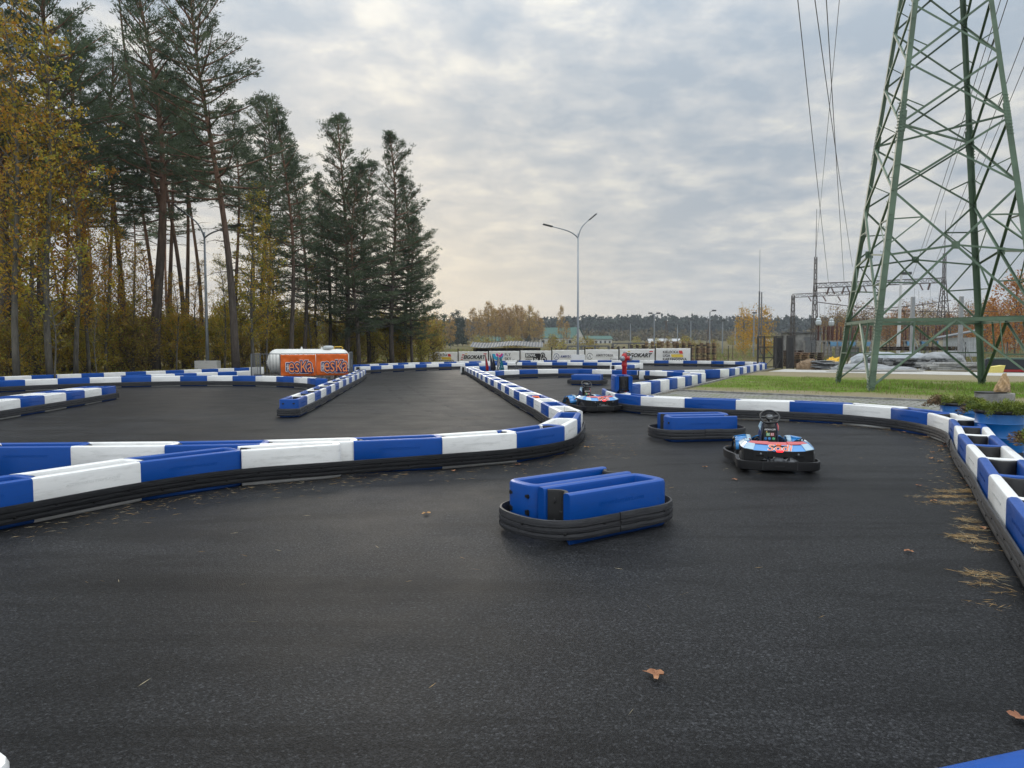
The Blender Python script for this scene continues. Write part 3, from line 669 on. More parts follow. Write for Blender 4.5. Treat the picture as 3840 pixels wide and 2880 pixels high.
for a in (R_(243), R_(-20)):
    mb = MB(); Mx = Matrix.Rotation(a, 3, 'Z') @ Matrix.Rotation(PI/2, 3, 'Y'); mb.lathe([(.066, .152), (.07, .16), (.07, .19), (.045, .20), (.02, .215)], 16, (0, 0, 1.24), Mx); build('outlet_cap', mb, M_STEEL, t)
mb = MB(); mb.lathe([(.035, 1.38), (.035, 1.41), (.018, 1.43)], 10); build('top_nut', mb, M_STEEL, t)

# ------------------------------------------------------------------ karts
M_KB = mat('kart_blue', (.03, .24, .60), .22, coat=.5, var=.15, vscale=6)
M_KW = mat('kart_pale', (.34, .50, .62), .25, coat=.5, var=.15, vscale=8)
M_KR = mat('kart_red', (.50, .035, .04), .25, coat=.5)
M_KO = mat('kart_orange', (.75, .12, .02), .35)
M_TYRE = mat('tyre', (.022, .022, .023), .75, bump=.2, bscale=40)
M_PAINTW = mat('white_print', (.75, .75, .75), .5)
M_KBLK = mat('kart_black', (.009, .009, .010), .45, bump=.05, bscale=30)
def ring_pts(spec): return [Vector(p) for p in spec]
def kart(label, x, y, rz, steer=0.0):
    t = thing('go_kart', label, 'go-kart', (x, y, 0), rz, 'blue and black electric go-karts')
    # surround bumper
    half = [(0, -.745), (.10, -.752), (.24, -.745), (.40, -.715), (.475, -.66), (.505, -.55), (.50, -.38), (.49, -.25), (.50, -.1), (.545, .05), (.585, .22), (.60, .40), (.57, .56), (.48, .70), (.32, .80), (.15, .84), (0, .85)]
    pth = [(-a, b) for a, b in half[::-1][:-1]] + half
    pth = pth[:-1]
    mb = MB(); mb.smooth = True; p = smooth_path(pth + [pth[0]], 3)[:-1]
    sec = [(-.012, .065), (.012, .055), (.020, .072), (.022, .098), (.016, .104), (.016, .110), (.022, .116), (.020, .155), (.010, .172), (-.014, .168), (-.016, .15)]
    mb.sweep(p, [(-o_, z) for o_, z in sec][::-1], closed=True); link('bumper', auto_smooth(fixn(mb.mesh('bumper', M_KBLK)), .9), t)
    mb = MB()
    for xx in (-.21, .21): mb.box((xx, -.765, .112), (.012, .012, .10))
    mb.box((0, -.768, .115), (.11, .006, .014)); build('bumper_joint', mb, M_RUBBER, t)
    # floor tray and frame
    mb = MB(); mb.prism([(-.22, -.55), (.22, -.55), (.24, -.1), (.36, -.02), (.40, .3), (.25, .72), (-.25, .72), (-.40, .3), (-.36, -.02), (-.24, -.1)], .045, .07)
    for s_ in (-1, 1): mb.prism([(s_*.32, -.22), (s_*.50, -.2), (s_*.52, .28), (s_*.34, .30)][::s_], .075, .105)
    build('floor_tray', mb, mat('tray_grey', (.16, .165, .17), .6, var=.4, vscale=9), t)
    for sx_, sy_, st in ((-1, -.42, 0), (1, -.42, 0), (-1, .42, steer), (1, .42, steer)):
        Mx = Matrix.Rotation(st, 3, 'Z') @ Matrix.Rotation(PI/2, 3, 'Y')
        mb = MB(); mb.smooth = True; wd = .065 if sy_ < 0 else .05
        mb.lathe([(.075, -wd), (.11, -wd), (.128, -wd*.75), (.133, 0), (.128, wd*.75), (.11, wd), (.075, wd)], 28, (sx_*.40, sy_, .133), Mx)
        wh = link('wheel', auto_smooth(fixn(mb.mesh('wheel', M_TYRE))), t)
        mb = MB(); mb.lathe([(.074, wd*.9), (.070, wd*.96), (.066, wd*.4), (.03, wd*.3), (.028, wd*1.1), (.0, wd*1.1)] if sx_ > 0 else [(.074, -wd*.9), (.070, -wd*.96), (.066, -wd*.4), (.03, -wd*.3), (.028, -wd*1.1), (.0, -wd*1.1)], 20, (sx_*.40, sy_, .133), Mx)
        build('rim', mb, M_STEEL, wh)
    # rear cowl: black skirt, then coloured deck facets
    half = [(-.43, -.10), (-.455, -.22), (-.45, -.46), (-.43, -.60), (-.32, -.675), (-.15, -.70)]
    base = half + [(-a, b) for a, b in half[::-1]]
    def lvl(z, k, dy, tab=None): return [(a*k, (b+.40)*k*1.0-.40+dy, z) for a, b in base]
    zt = [.345, .33, .315, .31, .30, .295]; zt = zt + zt[::-1]
    A = [(a, b, .12 if .16 < abs(a) else .225) for a, b in base]; B = [(a*1.0, b, z) for (a, b), z in zip(base, zt)]
    z2 = [.38, .38, .375, .37, .362, .357]; z2 = z2 + z2[::-1]
    Cc = [(a*(.86 if abs(a) > .35 else .88), -.12 if i in (0, 11) else (b+.40)*.62-.385, z) for i, ((a, b), z) in enumerate(zip(base, z2))]
    z3 = [.385]*12; Dd = [(a*.74, -.14 if i in (0, 11) else (b+.40)*.40-.37, z) for i, ((a, b), z) in enumerate(zip(base, z3))]
    mb = MB(); n = 12
    # wheel arches cut the skirt sides: the side panels start behind the arch
    for i in range(n-1):
        if i in (1, 9):   # side panel over the rear wheel: arch shape
            (x0, y0, _), (x1, y1, _) = A[i], A[i+1]; (_, _, t0), (_, _, t1) = B[i], B[i+1]; K_ = 10; top = []; bot = []
            for q in range(K_+1):
                f = q/K_; xx = x0+(x1-x0)*f; yy = y0+(y1-y0)*f; ar = abs(yy+.40); zz = .13 + math.sqrt(max(0, .165**2-ar*ar)) if ar < .165 else .13
                bot.append((xx, yy, min(zz, .285))); top.append((xx, yy, t0+(t1-t0)*f))
            mb.add(bot+top, [(q, q+1, q+1+K_+1, q+K_+1) for q in range(K_)])
        else: mb.add([A[i], A[i+1], B[i+1], B[i]], [(0, 1, 2, 3)])
    sk = fixn(mb.mesh('rear_skirt', M_KBLK)); so_ = link('rear_skirt', sk, t); sm = so_.modifiers.new('th', 'SOLIDIFY'); sm.thickness = .012
    mb = MB(); cols = [1, 1, 0, 0, 0, 0, 0, 0, 0, 1, 1]; cols = [0, 1, 0, 1, 0, 0, 0, 1, 0, 1, 0]
    for i in range(n-1):
        mb.mi = cols[i]; mb.add([B[i], B[i+1], Cc[i+1], Cc[i]], [(0, 1, 2, 3)])
        mb.mi = [1, 1, 0, 2, 2, 2, 2, 2, 0, 1, 1][i]; mb.add([Cc[i], Cc[i+1], Dd[i+1], Dd[i]], [(0, 1, 2, 3)])
    mb.mi = 0
    for s_ in (-1, 1):   # side wings reaching forward beside the driver
        v = [(s_*.43, -.10, .335), (s_*.37, -.12, .375), (s_*.30, -.14, .385), (s_*.27, .02, .33), (s_*.33, .10, .30), (s_*.43, .06, .28)]
        mb.mi = 2 if s_ < 0 else 0; mb.add(v, [(0, 1, 2, 3, 4, 5)])
    dk = link('rear_deck', fixn(mb.mesh('rear_deck', [M_KB, M_KW, M_KR])), t); sm = dk.modifiers.new('th', 'SOLIDIFY'); sm.thickness = .01
    # recess with the push button, tail light, name plate
    mb = MB(); mb.prism([(-.16, -.535), (.16, -.535), (.10, -.63), (-.10, -.63)], .30, .352); build('handle_recess', mb, M_KBLK, t)
    mb = MB(); mb.lathe([(.034, 0), (.034, .012), (.026, .02), (.01, .022)], 16, (0, -.60, .352)); build('stop_button', mb, M_KO, t)
    mb = MB(); mb.box((0, -.712, .298), (.085, .02, .022)); build('tail_light', mb, mat('tail_lamp', (.8, .02, .02), .4, emit=((1, .03, .04), 2.2)), t, bev=.005)
    me = text_mesh('Sodi', .165, M_KO, .002, .000, .2, 'CENTER', 1.05)
    nrm = Matrix.Translation((0, -.662, .332)) @ Matrix.Rotation(R_(33), 4, 'X'); me.transform(nrm); lt = link('lettering', me, t)
    me = text_mesh('Sodi', .165, M_PAINTW, .001, .006, .2, 'CENTER', 1.05); me.transform(Matrix.Translation((0, -.660, .330)) @ Matrix.Rotation(R_(33), 4, 'X')); link('letter_outline', me, t)
    mb = MB()
    for s_ in (-1, 1): mb.box((s_*.24, -.692, .235), (.10, .02, .02), rz=s_*-.12*-1)
    build('vent_slot', mb, mat('deep_black', (.004, .004, .004), .9), t)
    for s_ in (-1, 1):
        mb = MB(); mb.lathe([(.012, 0), (.012, .004), (0, .006)], 10, (s_*.23, -.70, .262), Matrix.Rotation(PI/2, 3, 'X')); build('screw', mb, M_STEEL, t)
    mb = MB(); mb.smooth = True; mb.lathe([(.055, -.06), (.065, -.05), (.065, .05), (.055, .06)], 20, (0, -.60, .165), Matrix.Rotation(PI/2, 3, 'X'))
    for s_ in (-1, 1): mb.bar((s_*.12, -.62, .19), (s_*.05, -.66, .12), .02); mb.bar((s_*.13, -.6, .21), (s_*.13, -.64, .12), .018)
    build('motor', mb, M_STEEL, t)
    for s_ in (-1, 1):   # headlamp-like intake and belt hook
        mb = MB(); mb.add([(s_*.395, -.47, .345), (s_*.345, -.50, .363), (s_*.36, -.40, .37)], [(0, 1, 2)]); h = build('intake', mb, M_KBLK, t); sm = h.modifiers.new('th', 'SOLIDIFY'); sm.thickness = .012; sm.offset = 0
    for s_ in (-.24, .33):
        mb = MB(); mb.smooth = True; mb.tube([(s_-.022, -.34, .375), (s_-.022, -.34, .405), (s_, -.34, .425), (s_+.022, -.34, .405), (s_+.022, -.34, .375)], .009, 8); build('belt_loop', mb, M_KBLK, t)
    # seat
    mb = MB(); mb.smooth = True
    mb.add([(-.17, -.27, .33), (.17, -.27, .33), (.19, -.22, .16), (-.19, -.22, .16), (-.17, .08, .11), (.17, .08, .11)], [(0, 1, 2, 3), (3, 2, 5, 4)])
    s_ = link('seat', mb.mesh('seat', M_KBLK), t); sm = s_.modifiers.new('th', 'SOLIDIFY'); sm.thickness = .03
    # front fenders, nose
    for s_ in (-1, 1):
        mb = MB(); mb.smooth = True; k = 9; prof = [(.62 - .0, .18), (.60, .26), (.54, .315), (.44, .335), (.34, .325), (.25, .27), (.20, .18)]
        vs = []
        for (yy, zz) in prof:
            vs += [(s_*.24, yy, zz+.02), (s_*.30, yy, zz+.025), (s_*.455, yy, zz), (s_*.475, yy, zz-.03)]
        fs = []
        for i in range(len(prof)-1):
            for q in range(3): fs.append((i*4+q, i*4+q+1, i*4+q+5, i*4+q+4))
        for i, f in enumerate(fs): mb.mi = [1, 0, 2][i % 3]; mb.add([vs[q] for q in f], [(0, 1, 2, 3)])
        bm = MB(); fd = link('fender', fixn(mb.mesh('fender', [M_KB, M_KW, M_KBLK])), t); sm = fd.modifiers.new('th', 'SOLIDIFY'); sm.thickness = .012
    mb = MB(); mb.mi = 0
    mb.add([(-.24, .50, .30), (.24, .50, .30), (.30, .76, .17), (-.30, .76, .17), (-.16, .36, .37), (.16, .36, .37), (-.3, .79, .08), (.3, .79, .08)], [(0, 1, 2, 3), (4, 5, 1, 0), (3, 2, 7, 6)])
    ns = link('nose', fixn(mb.mesh('nose', [M_KB])), t); sm = ns.modifiers.new('th', 'SOLIDIFY'); sm.thickness = .012
    # dashboard column with screen
    mb = MB(); mb.add([(-.10, .15, .10), (.10, .15, .10), (.09, .21, .50), (-.09, .21, .50), (-.065, .25, .555), (.065, .25, .555), (-.11, .44, .10), (.11, .44, .10), (-.07, .34, .54), (.07, .34, .54)],
                      [(0, 1, 2, 3), (3, 2, 5, 4), (4, 5, 9, 8), (0, 3, 4, 8, 6), (1, 7, 9, 5, 2), (8, 9, 7, 6), (0, 6, 7, 1)])
    build('dashboard', mb, M_KBLK, t, bev=.012)
    for s_ in (-1, 1):
        mb = MB(); mb.add([(s_*.13, .20, .14), (s_*.115, .25, .42), (s_*.095, .275, .55), (s_*.10, .40, .56), (s_*.16, .48, .2)], [(0, 1, 2, 3, 4)])
        cw = link('side_cowl', fixn(mb.mesh('side_cowl', mat('kart_dark_navy', (.03, .04, .09), .3))), t); sm = cw.modifiers.new('th', 'SOLIDIFY'); sm.thickness = .012
        mb = MB(); mb.add([(s_*.125, .255, .45), (s_*.104, .278, .56), (s_*.11, .36, .565), (s_*.14, .34, .50)], [(0, 1, 2, 3)])
        cw = link('side_stripe', fixn(mb.mesh('side_stripe', M_KW if s_ < 0 else M_KR)), t); sm = cw.modifiers.new('th', 'SOLIDIFY'); sm.thickness = .01
    Q = Matrix.Translation((0, .1935, .42)) @ Matrix.Rotation(R_(81.5), 4, 'X')
    def plate(nm, x0, y0, x1, y1, m, z=.003):
        mb = MB(); mb.box(((x0+x1)/2, (y0+y1)/2, z), (x1-x0, y1-y0, .004)); me = mb.mesh(nm, m); me.transform(Q); return link(nm, fixn(me), t)
    plate('screen_green', -.050, -.040, .0, .002, mat('screen_green', (.02, .12, .03), .3, emit=((.05, .45, .12), .35)))
    plate('screen_red', .006, -.040, .055, .002, mat('screen_red', (.15, .02, .02), .3, emit=((.65, .07, .10), .35)))
    for i, (xx, m) in enumerate(((-.058, mat('button_blue', (.02, .15, .4), .4)), (-.008, M_KB), (.048, mat('button_green', (.10, .45, .20), .4)))):
        mb = MB(); mb.lathe([(.020, 0), (.020, .008), (.015, .012), (0, .012)], 16, (xx, -.078, 0)); me = mb.mesh('button', m); me.transform(Q); link('button', fixn(me), t)
    me = text_mesh('KIDRACER', .030, M_PAINTW, .001, .0008, .25, 'CENTER', 1.05); me.transform(Q @ Matrix.Translation((0, .048, .004))); link('sign_lettering', me, t)
    mb = MB(); mb.prism([(-.058, .008), (-.030, .008), (-.044, .032)], .002, .006); me = mb.mesh('warning_triangle', mat('warning_yellow', (.55, .42, .10), .5)); me.transform(Q); link('warning_triangle', fixn(me), t)
    for xx, m in ((-.036, M_PAINTW), (-.014, M_PAINTW), (.02, M_PAINTW), (.042, M_PAINTW)):    # little running figures
        mb = MB(); mb.lathe([(.006, 0), (.006, .003)], 8, (xx, -.006, .004)); mb.bar((xx, -.012, .006), (xx-.003, -.022, .006), .008, .002); mb.bar((xx-.003, -.022, .006), (xx-.009, -.034, .006), .004, .002); mb.bar((xx-.003, -.022, .006), (xx+.007, -.034, .006), .004, .002); me = mb.mesh('pictogram', m); me.transform(Q); link('pictogram', fixn(me), t)
    # steering column and wheel
    mb = MB(); mb.tube([(0, .33, .52), (0, .255, .62)], .016, 10); mb.box((0, .30, .555), (.07, .06, .025)); build('steering_column', mb, M_KBLK, t)
    SW = Matrix.Translation((0, .24, .635)) @ Matrix.Rotation(R_(40), 4, 'X') @ Matrix.Rotation(steer*1.5, 4, 'Z')
    mb = MB(); mb.smooth = True; pts = []
    for k in range(33):
        a = 2*PI*k/32; r = .128; yy = r*math.sin(a); yy = max(yy, -.105); pts.append((r*math.cos(a), yy, 0))
    mb.tube(pts, .0135, 10, cap=False)
    sw = mb.mesh('steering_wheel', M_KBLK); sw.transform(SW); sw = link('steering_wheel', fixn(sw), t)
    mb = MB(); mb.lathe([(.055, -.012), (.058, .0), (.05, .014), (.0, .018)], 20)
    for a in (R_(10), R_(170), R_(-90)):
        mb.bar((.04*math.cos(a), .04*math.sin(a), 0), (.12*math.cos(a) if abs(a) < 3.2 and a > -1 else 0, .12*math.sin(a) if a > -1 else -.1, 0), .024, .008)
    me = mb.mesh('hub', M_KBLK); me.transform(SW); link('hub', fixn(me), sw)
    me = text_mesh('GK', .05, M_STEEL, .001, .0, .2, 'CENTER'); me.transform(SW @ Matrix.Translation((0, 0, .019))); link('hub_badge', me, sw)
    return t
k1 = kart('nearest go-kart seen from behind, sky blue deck, red tail light, right of the blue island', 3.42, 9.50, R_(-12), .05); k1.scale = (.955, .97, .98)
kart('farther go-kart facing left away, beside the hydrant and the long diagonal row', 1.92, 17.62, R_(20), -.05)
# ------------------------------------------------------------------ transmission pylon
M_PYL = mat('pylon_green', (.12, .185, .125), .45, var=.35, vscale=1.2, spec=.4)
PC = (15.187, 26.289); PS = 5.379; PTH = -2.58735; PK = .04178
def pc(i, z):
    a = PTH + PI/2*(i % 4); r = PS/math.sqrt(2)*(1-PK*min(z, 15.5))
    if z > 15.5: r *= (1-.02*(z-15.5))
    return Vector((PC[0]+r*math.cos(a), PC[1]+r*math.sin(a), z))
py = thing('lattice_pylon', 'tall green lattice steel pylon standing on the lawn at right', 'pylon', (PC[0], PC[1], 0))
def pl(mb): # into pylon-local coordinates
    mb.v = [(x-PC[0], y-PC[1], z) for x, y, z in mb.v]; return mb
ZT = 30
for i in range(4):
    mb = MB(); zs = [-.1, 2.5, 9.1, 15.5, ZT]
    ctr = Vector((PC[0], PC[1], 0))
    a = PTH + PI/2*i
    e1 = (pc(i+1, 0)-pc(i, 0)).normalized(); e2 = (pc(i-1, 0)-pc(i, 0)).normalized()
    for z0, z1 in zip(zs, zs[1:]):
        A, B = pc(i, z0) if z0 >= 0 else pc(i, 0)-Vector((0, 0, .1)), pc(i, z1)
        w_ = .18 if z0 < 9 else .15
        mb.bar(A+e1*w_/2, B+e1*w_/2, w_, .018, up=e1.cross((B-A).normalized()))
        mb.bar(A+e2*(w_/2), B+e2*(w_/2), w_, .018, up=e2.cross((B-A).normalized()))
    for zc_ in (.35, 2.4, 9.15):   # bolted splice plates
        n_ = 3 if zc_ < 1 else 6
        for ev, ew in ((e1, e2), (e2, e1)):
            nrm = ev.cross((pc(i, 5)-pc(i, 0)).normalized()).normalized()
            if nrm.dot(pc(i, 0)-ctr) < 0: nrm = -nrm
            mb.bar(pc(i, max(0, zc_-.06*n_))+ev*.1+nrm*.015, pc(i, zc_+.06*n_)+ev*.1+nrm*.015, .19, .014, up=nrm)
            for q in range(-n_, n_+1):
                for off_ in (.055, .15):
                    p = pc(i, zc_)+(pc(i, 5)-pc(i, 0)).normalized()*(q*.11+.02*(off_ > .1))+ev*off_+nrm*.024
                    if p.z < .05: continue
                    Mx = nrm.to_track_quat('Z', 'Y').to_matrix(); mb.lathe([(.021, 0), (.021, .02), (.012, .024)], 6, p, Mx)
    build('leg', pl(mb), M_PYL, py)
def brace(name, segs, w_=.075, t_=.008):
    mb = MB(); w_ *= .85
    for A, B in segs:
        d = (B-A).normalized(); o_ = Vector((PC[0], PC[1], (A.z+B.z)/2)); out = ((A+B)/2-o_); out.z = 0; out.normalize()
        sd = d.cross(out).normalized(); ou = sd.cross(d)
        mb.bar(A, B, w_, t_, up=ou); mb.bar(A+sd*w_/2-ou*w_/2, B+sd*w_/2-ou*w_/2, t_, w_, up=ou)
    build(name, pl(mb), M_PYL, py)
Z1, ZA, Z2, ZB = 2.40, 4.30, 6.82, 9.0
for i in range(4):
    P = lambda k, z: pc(i+k, z)
    mid = lambda z: (P(0, z)+P(1, z))/2
    brace('ring_beam', [(P(0, Z1), P(1, Z1))], .13, .012)
    brace('diagonal_brace', [(P(0, .1), mid(Z1))], .085); brace('diagonal_brace', [(P(1, .1), mid(Z1))], .085)
    # redundant members under the ring beam
    q0 = P(0, .1).lerp(mid(Z1), .5); q1 = P(1, .1).lerp(mid(Z1), .5)
    brace('short_brace', [(q0, P(0, Z1*.52)), (q0, P(0, Z1).lerp(P(1, Z1), .24)), (q1, P(1, Z1*.52)), (q1, P(1, Z1).lerp(P(0, Z1), .24))], .05)
    # great cross between ring beam and the next node
    s0 = (P(0, Z1)-P(1, Z1)).length; s1 = (P(0, Z2)-P(1, Z2)).length; f = s0/(s0+s1); X = P(0, Z1).lerp(P(1, Z2), f)
    brace('diagonal_brace', [(P(0, Z1), P(1, Z2))], .085); brace('diagonal_brace', [(P(1, Z1), P(0, Z2))], .085)
    brace('cross_tie', [(P(0, X.z-.27), X), (P(1, X.z-.27), X)], .07)
    for a_, b_ in ((0, 1), (1, 0)):
        m1 = P(a_, Z1).lerp(X, .5); m2 = P(a_, Z2).lerp(X, .5)
        brace('short_brace', [(m1, P(a_, m1.z+.05)), (m1, P(a_, X.z)), (m2, P(a_, m2.z-.03)), (m2, P(a_, X.z))], .05)
    mb = MB(); mb.bar(X-Vector((.14, 0, .0)), X+Vector((.14, 0, 0)), .25, .012, up=(P(0, 5)-Vector((PC[0], PC[1], 5))).normalized()); build('gusset_plate', pl(mb), M_PYL, py)
    zz = Z2; st = 2.25
    while zz < ZT-2:
        z2_ = zz+st
        brace('diagonal_brace', [(P(0, zz), P(1, z2_))], .075); brace('diagonal_brace', [(P(1, zz), P(0, z2_))], .075)
        brace('short_brace', [(P(0, zz).lerp(P(1, z2_), .25), P(0, zz+st*.42)), (P(1, zz).lerp(P(0, z2_), .25), P(1, zz+st*.42))], .04)
        zz = z2_; st *= .94
# inner plan cross and step bolts
for z in (Z1+.02, Z2+2.25):
    mb = MB(); mb.bar(pc(0, z), pc(2, z), .06, .06); mb.bar(pc(1, z)+Vector((0, 0, .07)), pc(3, z)+Vector((0, 0, .07)), .06, .06); build('plan_brace', pl(mb), M_PYL, py)
mb = MB(); z = 2.6; q = 0
while z < 14:
    p = pc(0, z); d = Vector((-.8, -.3, 0)).normalized() if q % 2 else Vector((.5, -.8, 0)).normalized()
    mb.tube([p, p+d*.17, p+d*.17+Vector((0, 0, .04))], .009, 6); z += .42; q += 1
build('step_bolt', pl(mb), M_PYL, py)
mb = MB()
for z, ln in ((22, 7), (26, 5.5)):
    for s_ in (-1, 1):
        for k in (-.4, .4): mb.bar((PC[0]+s_*.8, PC[1]+k, z), (PC[0]+s_*ln, PC[1], z+.1), .09); mb.bar((PC[0]+s_*.8, PC[1]+k, z+1.2), (PC[0]+s_*ln, PC[1], z+.2), .07)
build('crossarm', pl(mb), M_PYL, py)

# ------------------------------------------------------------------ street lamps on white boxes
M_LAMP = mat('lamp_grey', (.30, .33, .36), .45, metal=.5, var=.15, vscale=3)
def lamp(label, x, y, zj, arms, box, rz=0):
    t = thing('street_lamp', label, 'street lamp', (x, y, 0), 0, 'twin-arm street lamps beside the track')
    mb = MB(); mb.smooth = True; mb.tube([(0, 0, 0), (0, 0, 2), (0, 0, zj)], [.11, .095, .055], 14); build('pole', mb, M_LAMP, t)
    for dx, dy, dz in arms:
        mb = MB(); mb.smooth = True; pts = []
        for k in range(13):
            f = k/12; pts.append((dx*f, dy*f, zj-.35 + (dz+.35)*min(1, .55*f+.45*(1-(1-f)**5))))
        mb.tube(pts, [.05-.015*k/12 for k in range(13)], 10); ar = build('arm', mb, M_LAMP, t)
        e = Vector(pts[-1]); d = (Vector(pts[-1])-Vector(pts[-3])).normalized()
        mb = MB(); mb.bar(e-d*.05, e+d*.75, .30, .09); h = build('lamp_head', mb, mat('lamp_head_dark', (.06, .065, .07), .5), t, bev=.015)
    bx = thing('concrete_box', label.replace('lamp', 'box foot of the lamp').split(',')[0] + ', white painted', 'white box', (x, y, 0), rz, 'white boxes round the lamp feet')
    w_, h_ = box
    mb = MB(); mb.box((0, -.28, h_/2), (w_, .08, h_)); mb.box((0, .28, h_/2), (w_, .08, h_)); mb.box((-w_/2+.04, 0, h_/2), (.08, .478, h_)); mb.box((w_/2-.04, 0, h_/2), (.08, .478, h_))
    build('wall', mb, M_WHITE, bx, bev=.012)
    return t
pL = at(779, 1370, 44); lamp('grey twin-arm street lamp in front of the left forest', pL.x, pL.y, 8.45, [(-1.0, -.3, 1.1), (2.0, -.8, .2)], (1.34, .74))
pM = at(2167, 1345, 58.5); lamp('grey twin-arm street lamp before the white banners, mid frame', pM.x, pM.y, 10.5, [(-2.1, -.4, .5), (.95, .3, 1.15)], (1.12, .84))

# ------------------------------------------------------------------ white gas tank, its fence and the orange banners
tk = thing('gas_tank', 'white horizontal gas tank behind the orange banners', 'gas tank', (-9.95, 35.6, 0), R_(2))
mb = MB(); mb.smooth = True; r = .62; hl = 1.98; prof = [(0.001, -hl)]
for k in range(1, 9): a = PI/2*k/8; prof.append((r*math.sin(a)**.8, -hl+.42*(1-math.cos(a))))
prof += [(r, 0)] + [(a, -b) for a, b in prof[::-1]]
mb.lathe(prof, 36, (0, 0, .84), Matrix.Rotation(PI/2, 3, 'Y'))
link('shell', auto_smooth(fixn(mb.mesh('shell', mat('tank_white', (.78, .78, .74), .35, var=.12, vscale=2)))), tk)
mb = MB()
for x_ in (-1.2, 1.2): mb.box((x_, 0, .14), (.18, .8, .28))
build('saddle', mb, M_CONC, tk)
for x_ in (-.35, .62):
    mb = MB(); mb.prism([(-.05, 0), (.05, 0), (.03, .12), (-.03, .12)], -.008, .008, Matrix.Translation((x_, 0, 1.45)) @ UPR); build('lifting_lug', mb, mat('tank_white', (1, 1, 1)), tk)
mb = MB(); mb.smooth = True; mb.lathe([(.28, 1.42), (.28, 1.52), (.23, 1.60), (.1, 1.62)], 24, (.95, 0, 0)); build('valve_dome', mb, mat('dome_grey', (.45, .48, .48), .4), tk)
mb = MB(); mb.tube([(1.25, -.1, 1.44), (1.25, -.1, 1.56), (1.62, -.1, 1.56), (1.66, -.1, 1.52), (1.66, -.1, 1.28)], .022, 8); build('handrail', mb, mat('yellow_paint', (.7, .42, .03), .5), tk)
mb = MB(); Mx = Matrix.Rotation(-PI/2, 3, 'Y')
mb.lathe([(.15, 0), (.15, .04), (.0, .045)], 18, (-1.90, -.25, .78), Mx)
for k in range(8): a = 2*PI*k/8; mb.lathe([(.02, 0), (.02, .025), (0, .03)], 6, (-1.945, -.25+.12*math.cos(a), .78+.12*math.sin(a)), Mx)
build('manhole_cover', mb, mat('tank_white', (1, 1, 1)), tk)
def grille(name, label, a, b, h, z0=.06, pitch=.14, group=None, m=None):
    a = Vector(a); b = Vector(b); t = thing(name, label, 'fence', (a.x, a.y, 0), math.atan2(b.y-a.y, b.x-a.x), group); ln = (b-a).length; m = m or M_GREY
    mb = MB(); mb.bar((0, 0, h), (ln, 0, h), .035); mb.bar((0, 0, z0), (ln, 0, z0), .035)
    for x_ in (0, ln): mb.bar((x_, 0, 0), (x_, 0, h-.02), .045)
    build('frame', mb, m, t)
    mb = MB(); k = 1
    while k*pitch < ln-.05: mb.tube([(k*pitch, 0, z0), (k*pitch, 0, h)], .011, 5, cap=False); k += 1
    build('bars', mb, m, t); return t
grille('steel_fence', 'grey bar fence panel left of the orange banners', (-11.85, 33.0), (-10.55, 33.02), 1.25, group='tank enclosure fence panels')
grille('steel_fence', 'grey bar fence side running back beside the left tank end', (-11.88, 33.05), (-12.0, 34.6), 1.25, group='tank enclosure fence panels')
grille('steel_fence', 'grey bar fence panel carrying the orange banners', (-10.52, 33.02), (-7.55, 33.35), 1.25, pitch=.2, group='tank enclosure fence panels')
t = thing('fence_gate', 'dark grey sheet gate leaf at the right end of the tank', 'gate', (-7.46, 33.3, 0), R_(98))
mb = MB(); mb.box((.85, 0, .70), (1.6, .03, 1.25)); build('sheet', mb, mat('sheet_grey', (.20, .215, .23), .5, var=.2), t)
mb = MB()
for q in range(5): mb.box((.2+.33*q, -.03, .7), (.05, .03, 1.2))
build('rib', mb, M_GREY, t); mb = MB(); mb.box((.5, -.05, .8), (.02, .03, .35)); build('handle', mb, M_STEEL, t)

M_ORANGE = mat('orange_vinyl', (.90, .17, .012), .5, var=.12, vscale=2, trans=.2)
M_NAVY = mat('navy_print', (.025, .025, .12), .6); M_PWH = mat('white_vinyl', (.90, .90, .90), .5, trans=.35); M_PBK = mat('black_print', (.012, .012, .014), .6)
M_PPK = mat('salmon_print', (.90, .28, .08), .5)
def drape(name, wd, ht, m, seed, amp=.02, nx=40, nz=16):
    rg = np.random.default_rng(seed); ph = rg.uniform(0, 6, 8); mb = MB(); mb.smooth = True; vs = []
    for j in range(nz+1):
        for i in range(nx+1):
            u, v = i/nx, j/nz; e = math.sin(v*PI)**.5 if 0 < v < 1 else .1
            y = amp*e*(math.sin(9*u+7*v+ph[0])+.7*math.sin(15*u-9*v+ph[1])+.5*math.sin(26*u+14*v+ph[2]) + .6*math.sin(30*(u-v)+ph[3])*v)
            vs.append((u*wd, y, v*ht + .012*math.sin(u*PI*6)**2*(v > .95)*-1))
    mb.add(vs, [(j*(nx+1)+i, j*(nx+1)+i+1, (j+1)*(nx+1)+i+1, (j+1)*(nx+1)+i) for j in range(nz) for i in range(nx)])
    return mb.mesh(name, m)
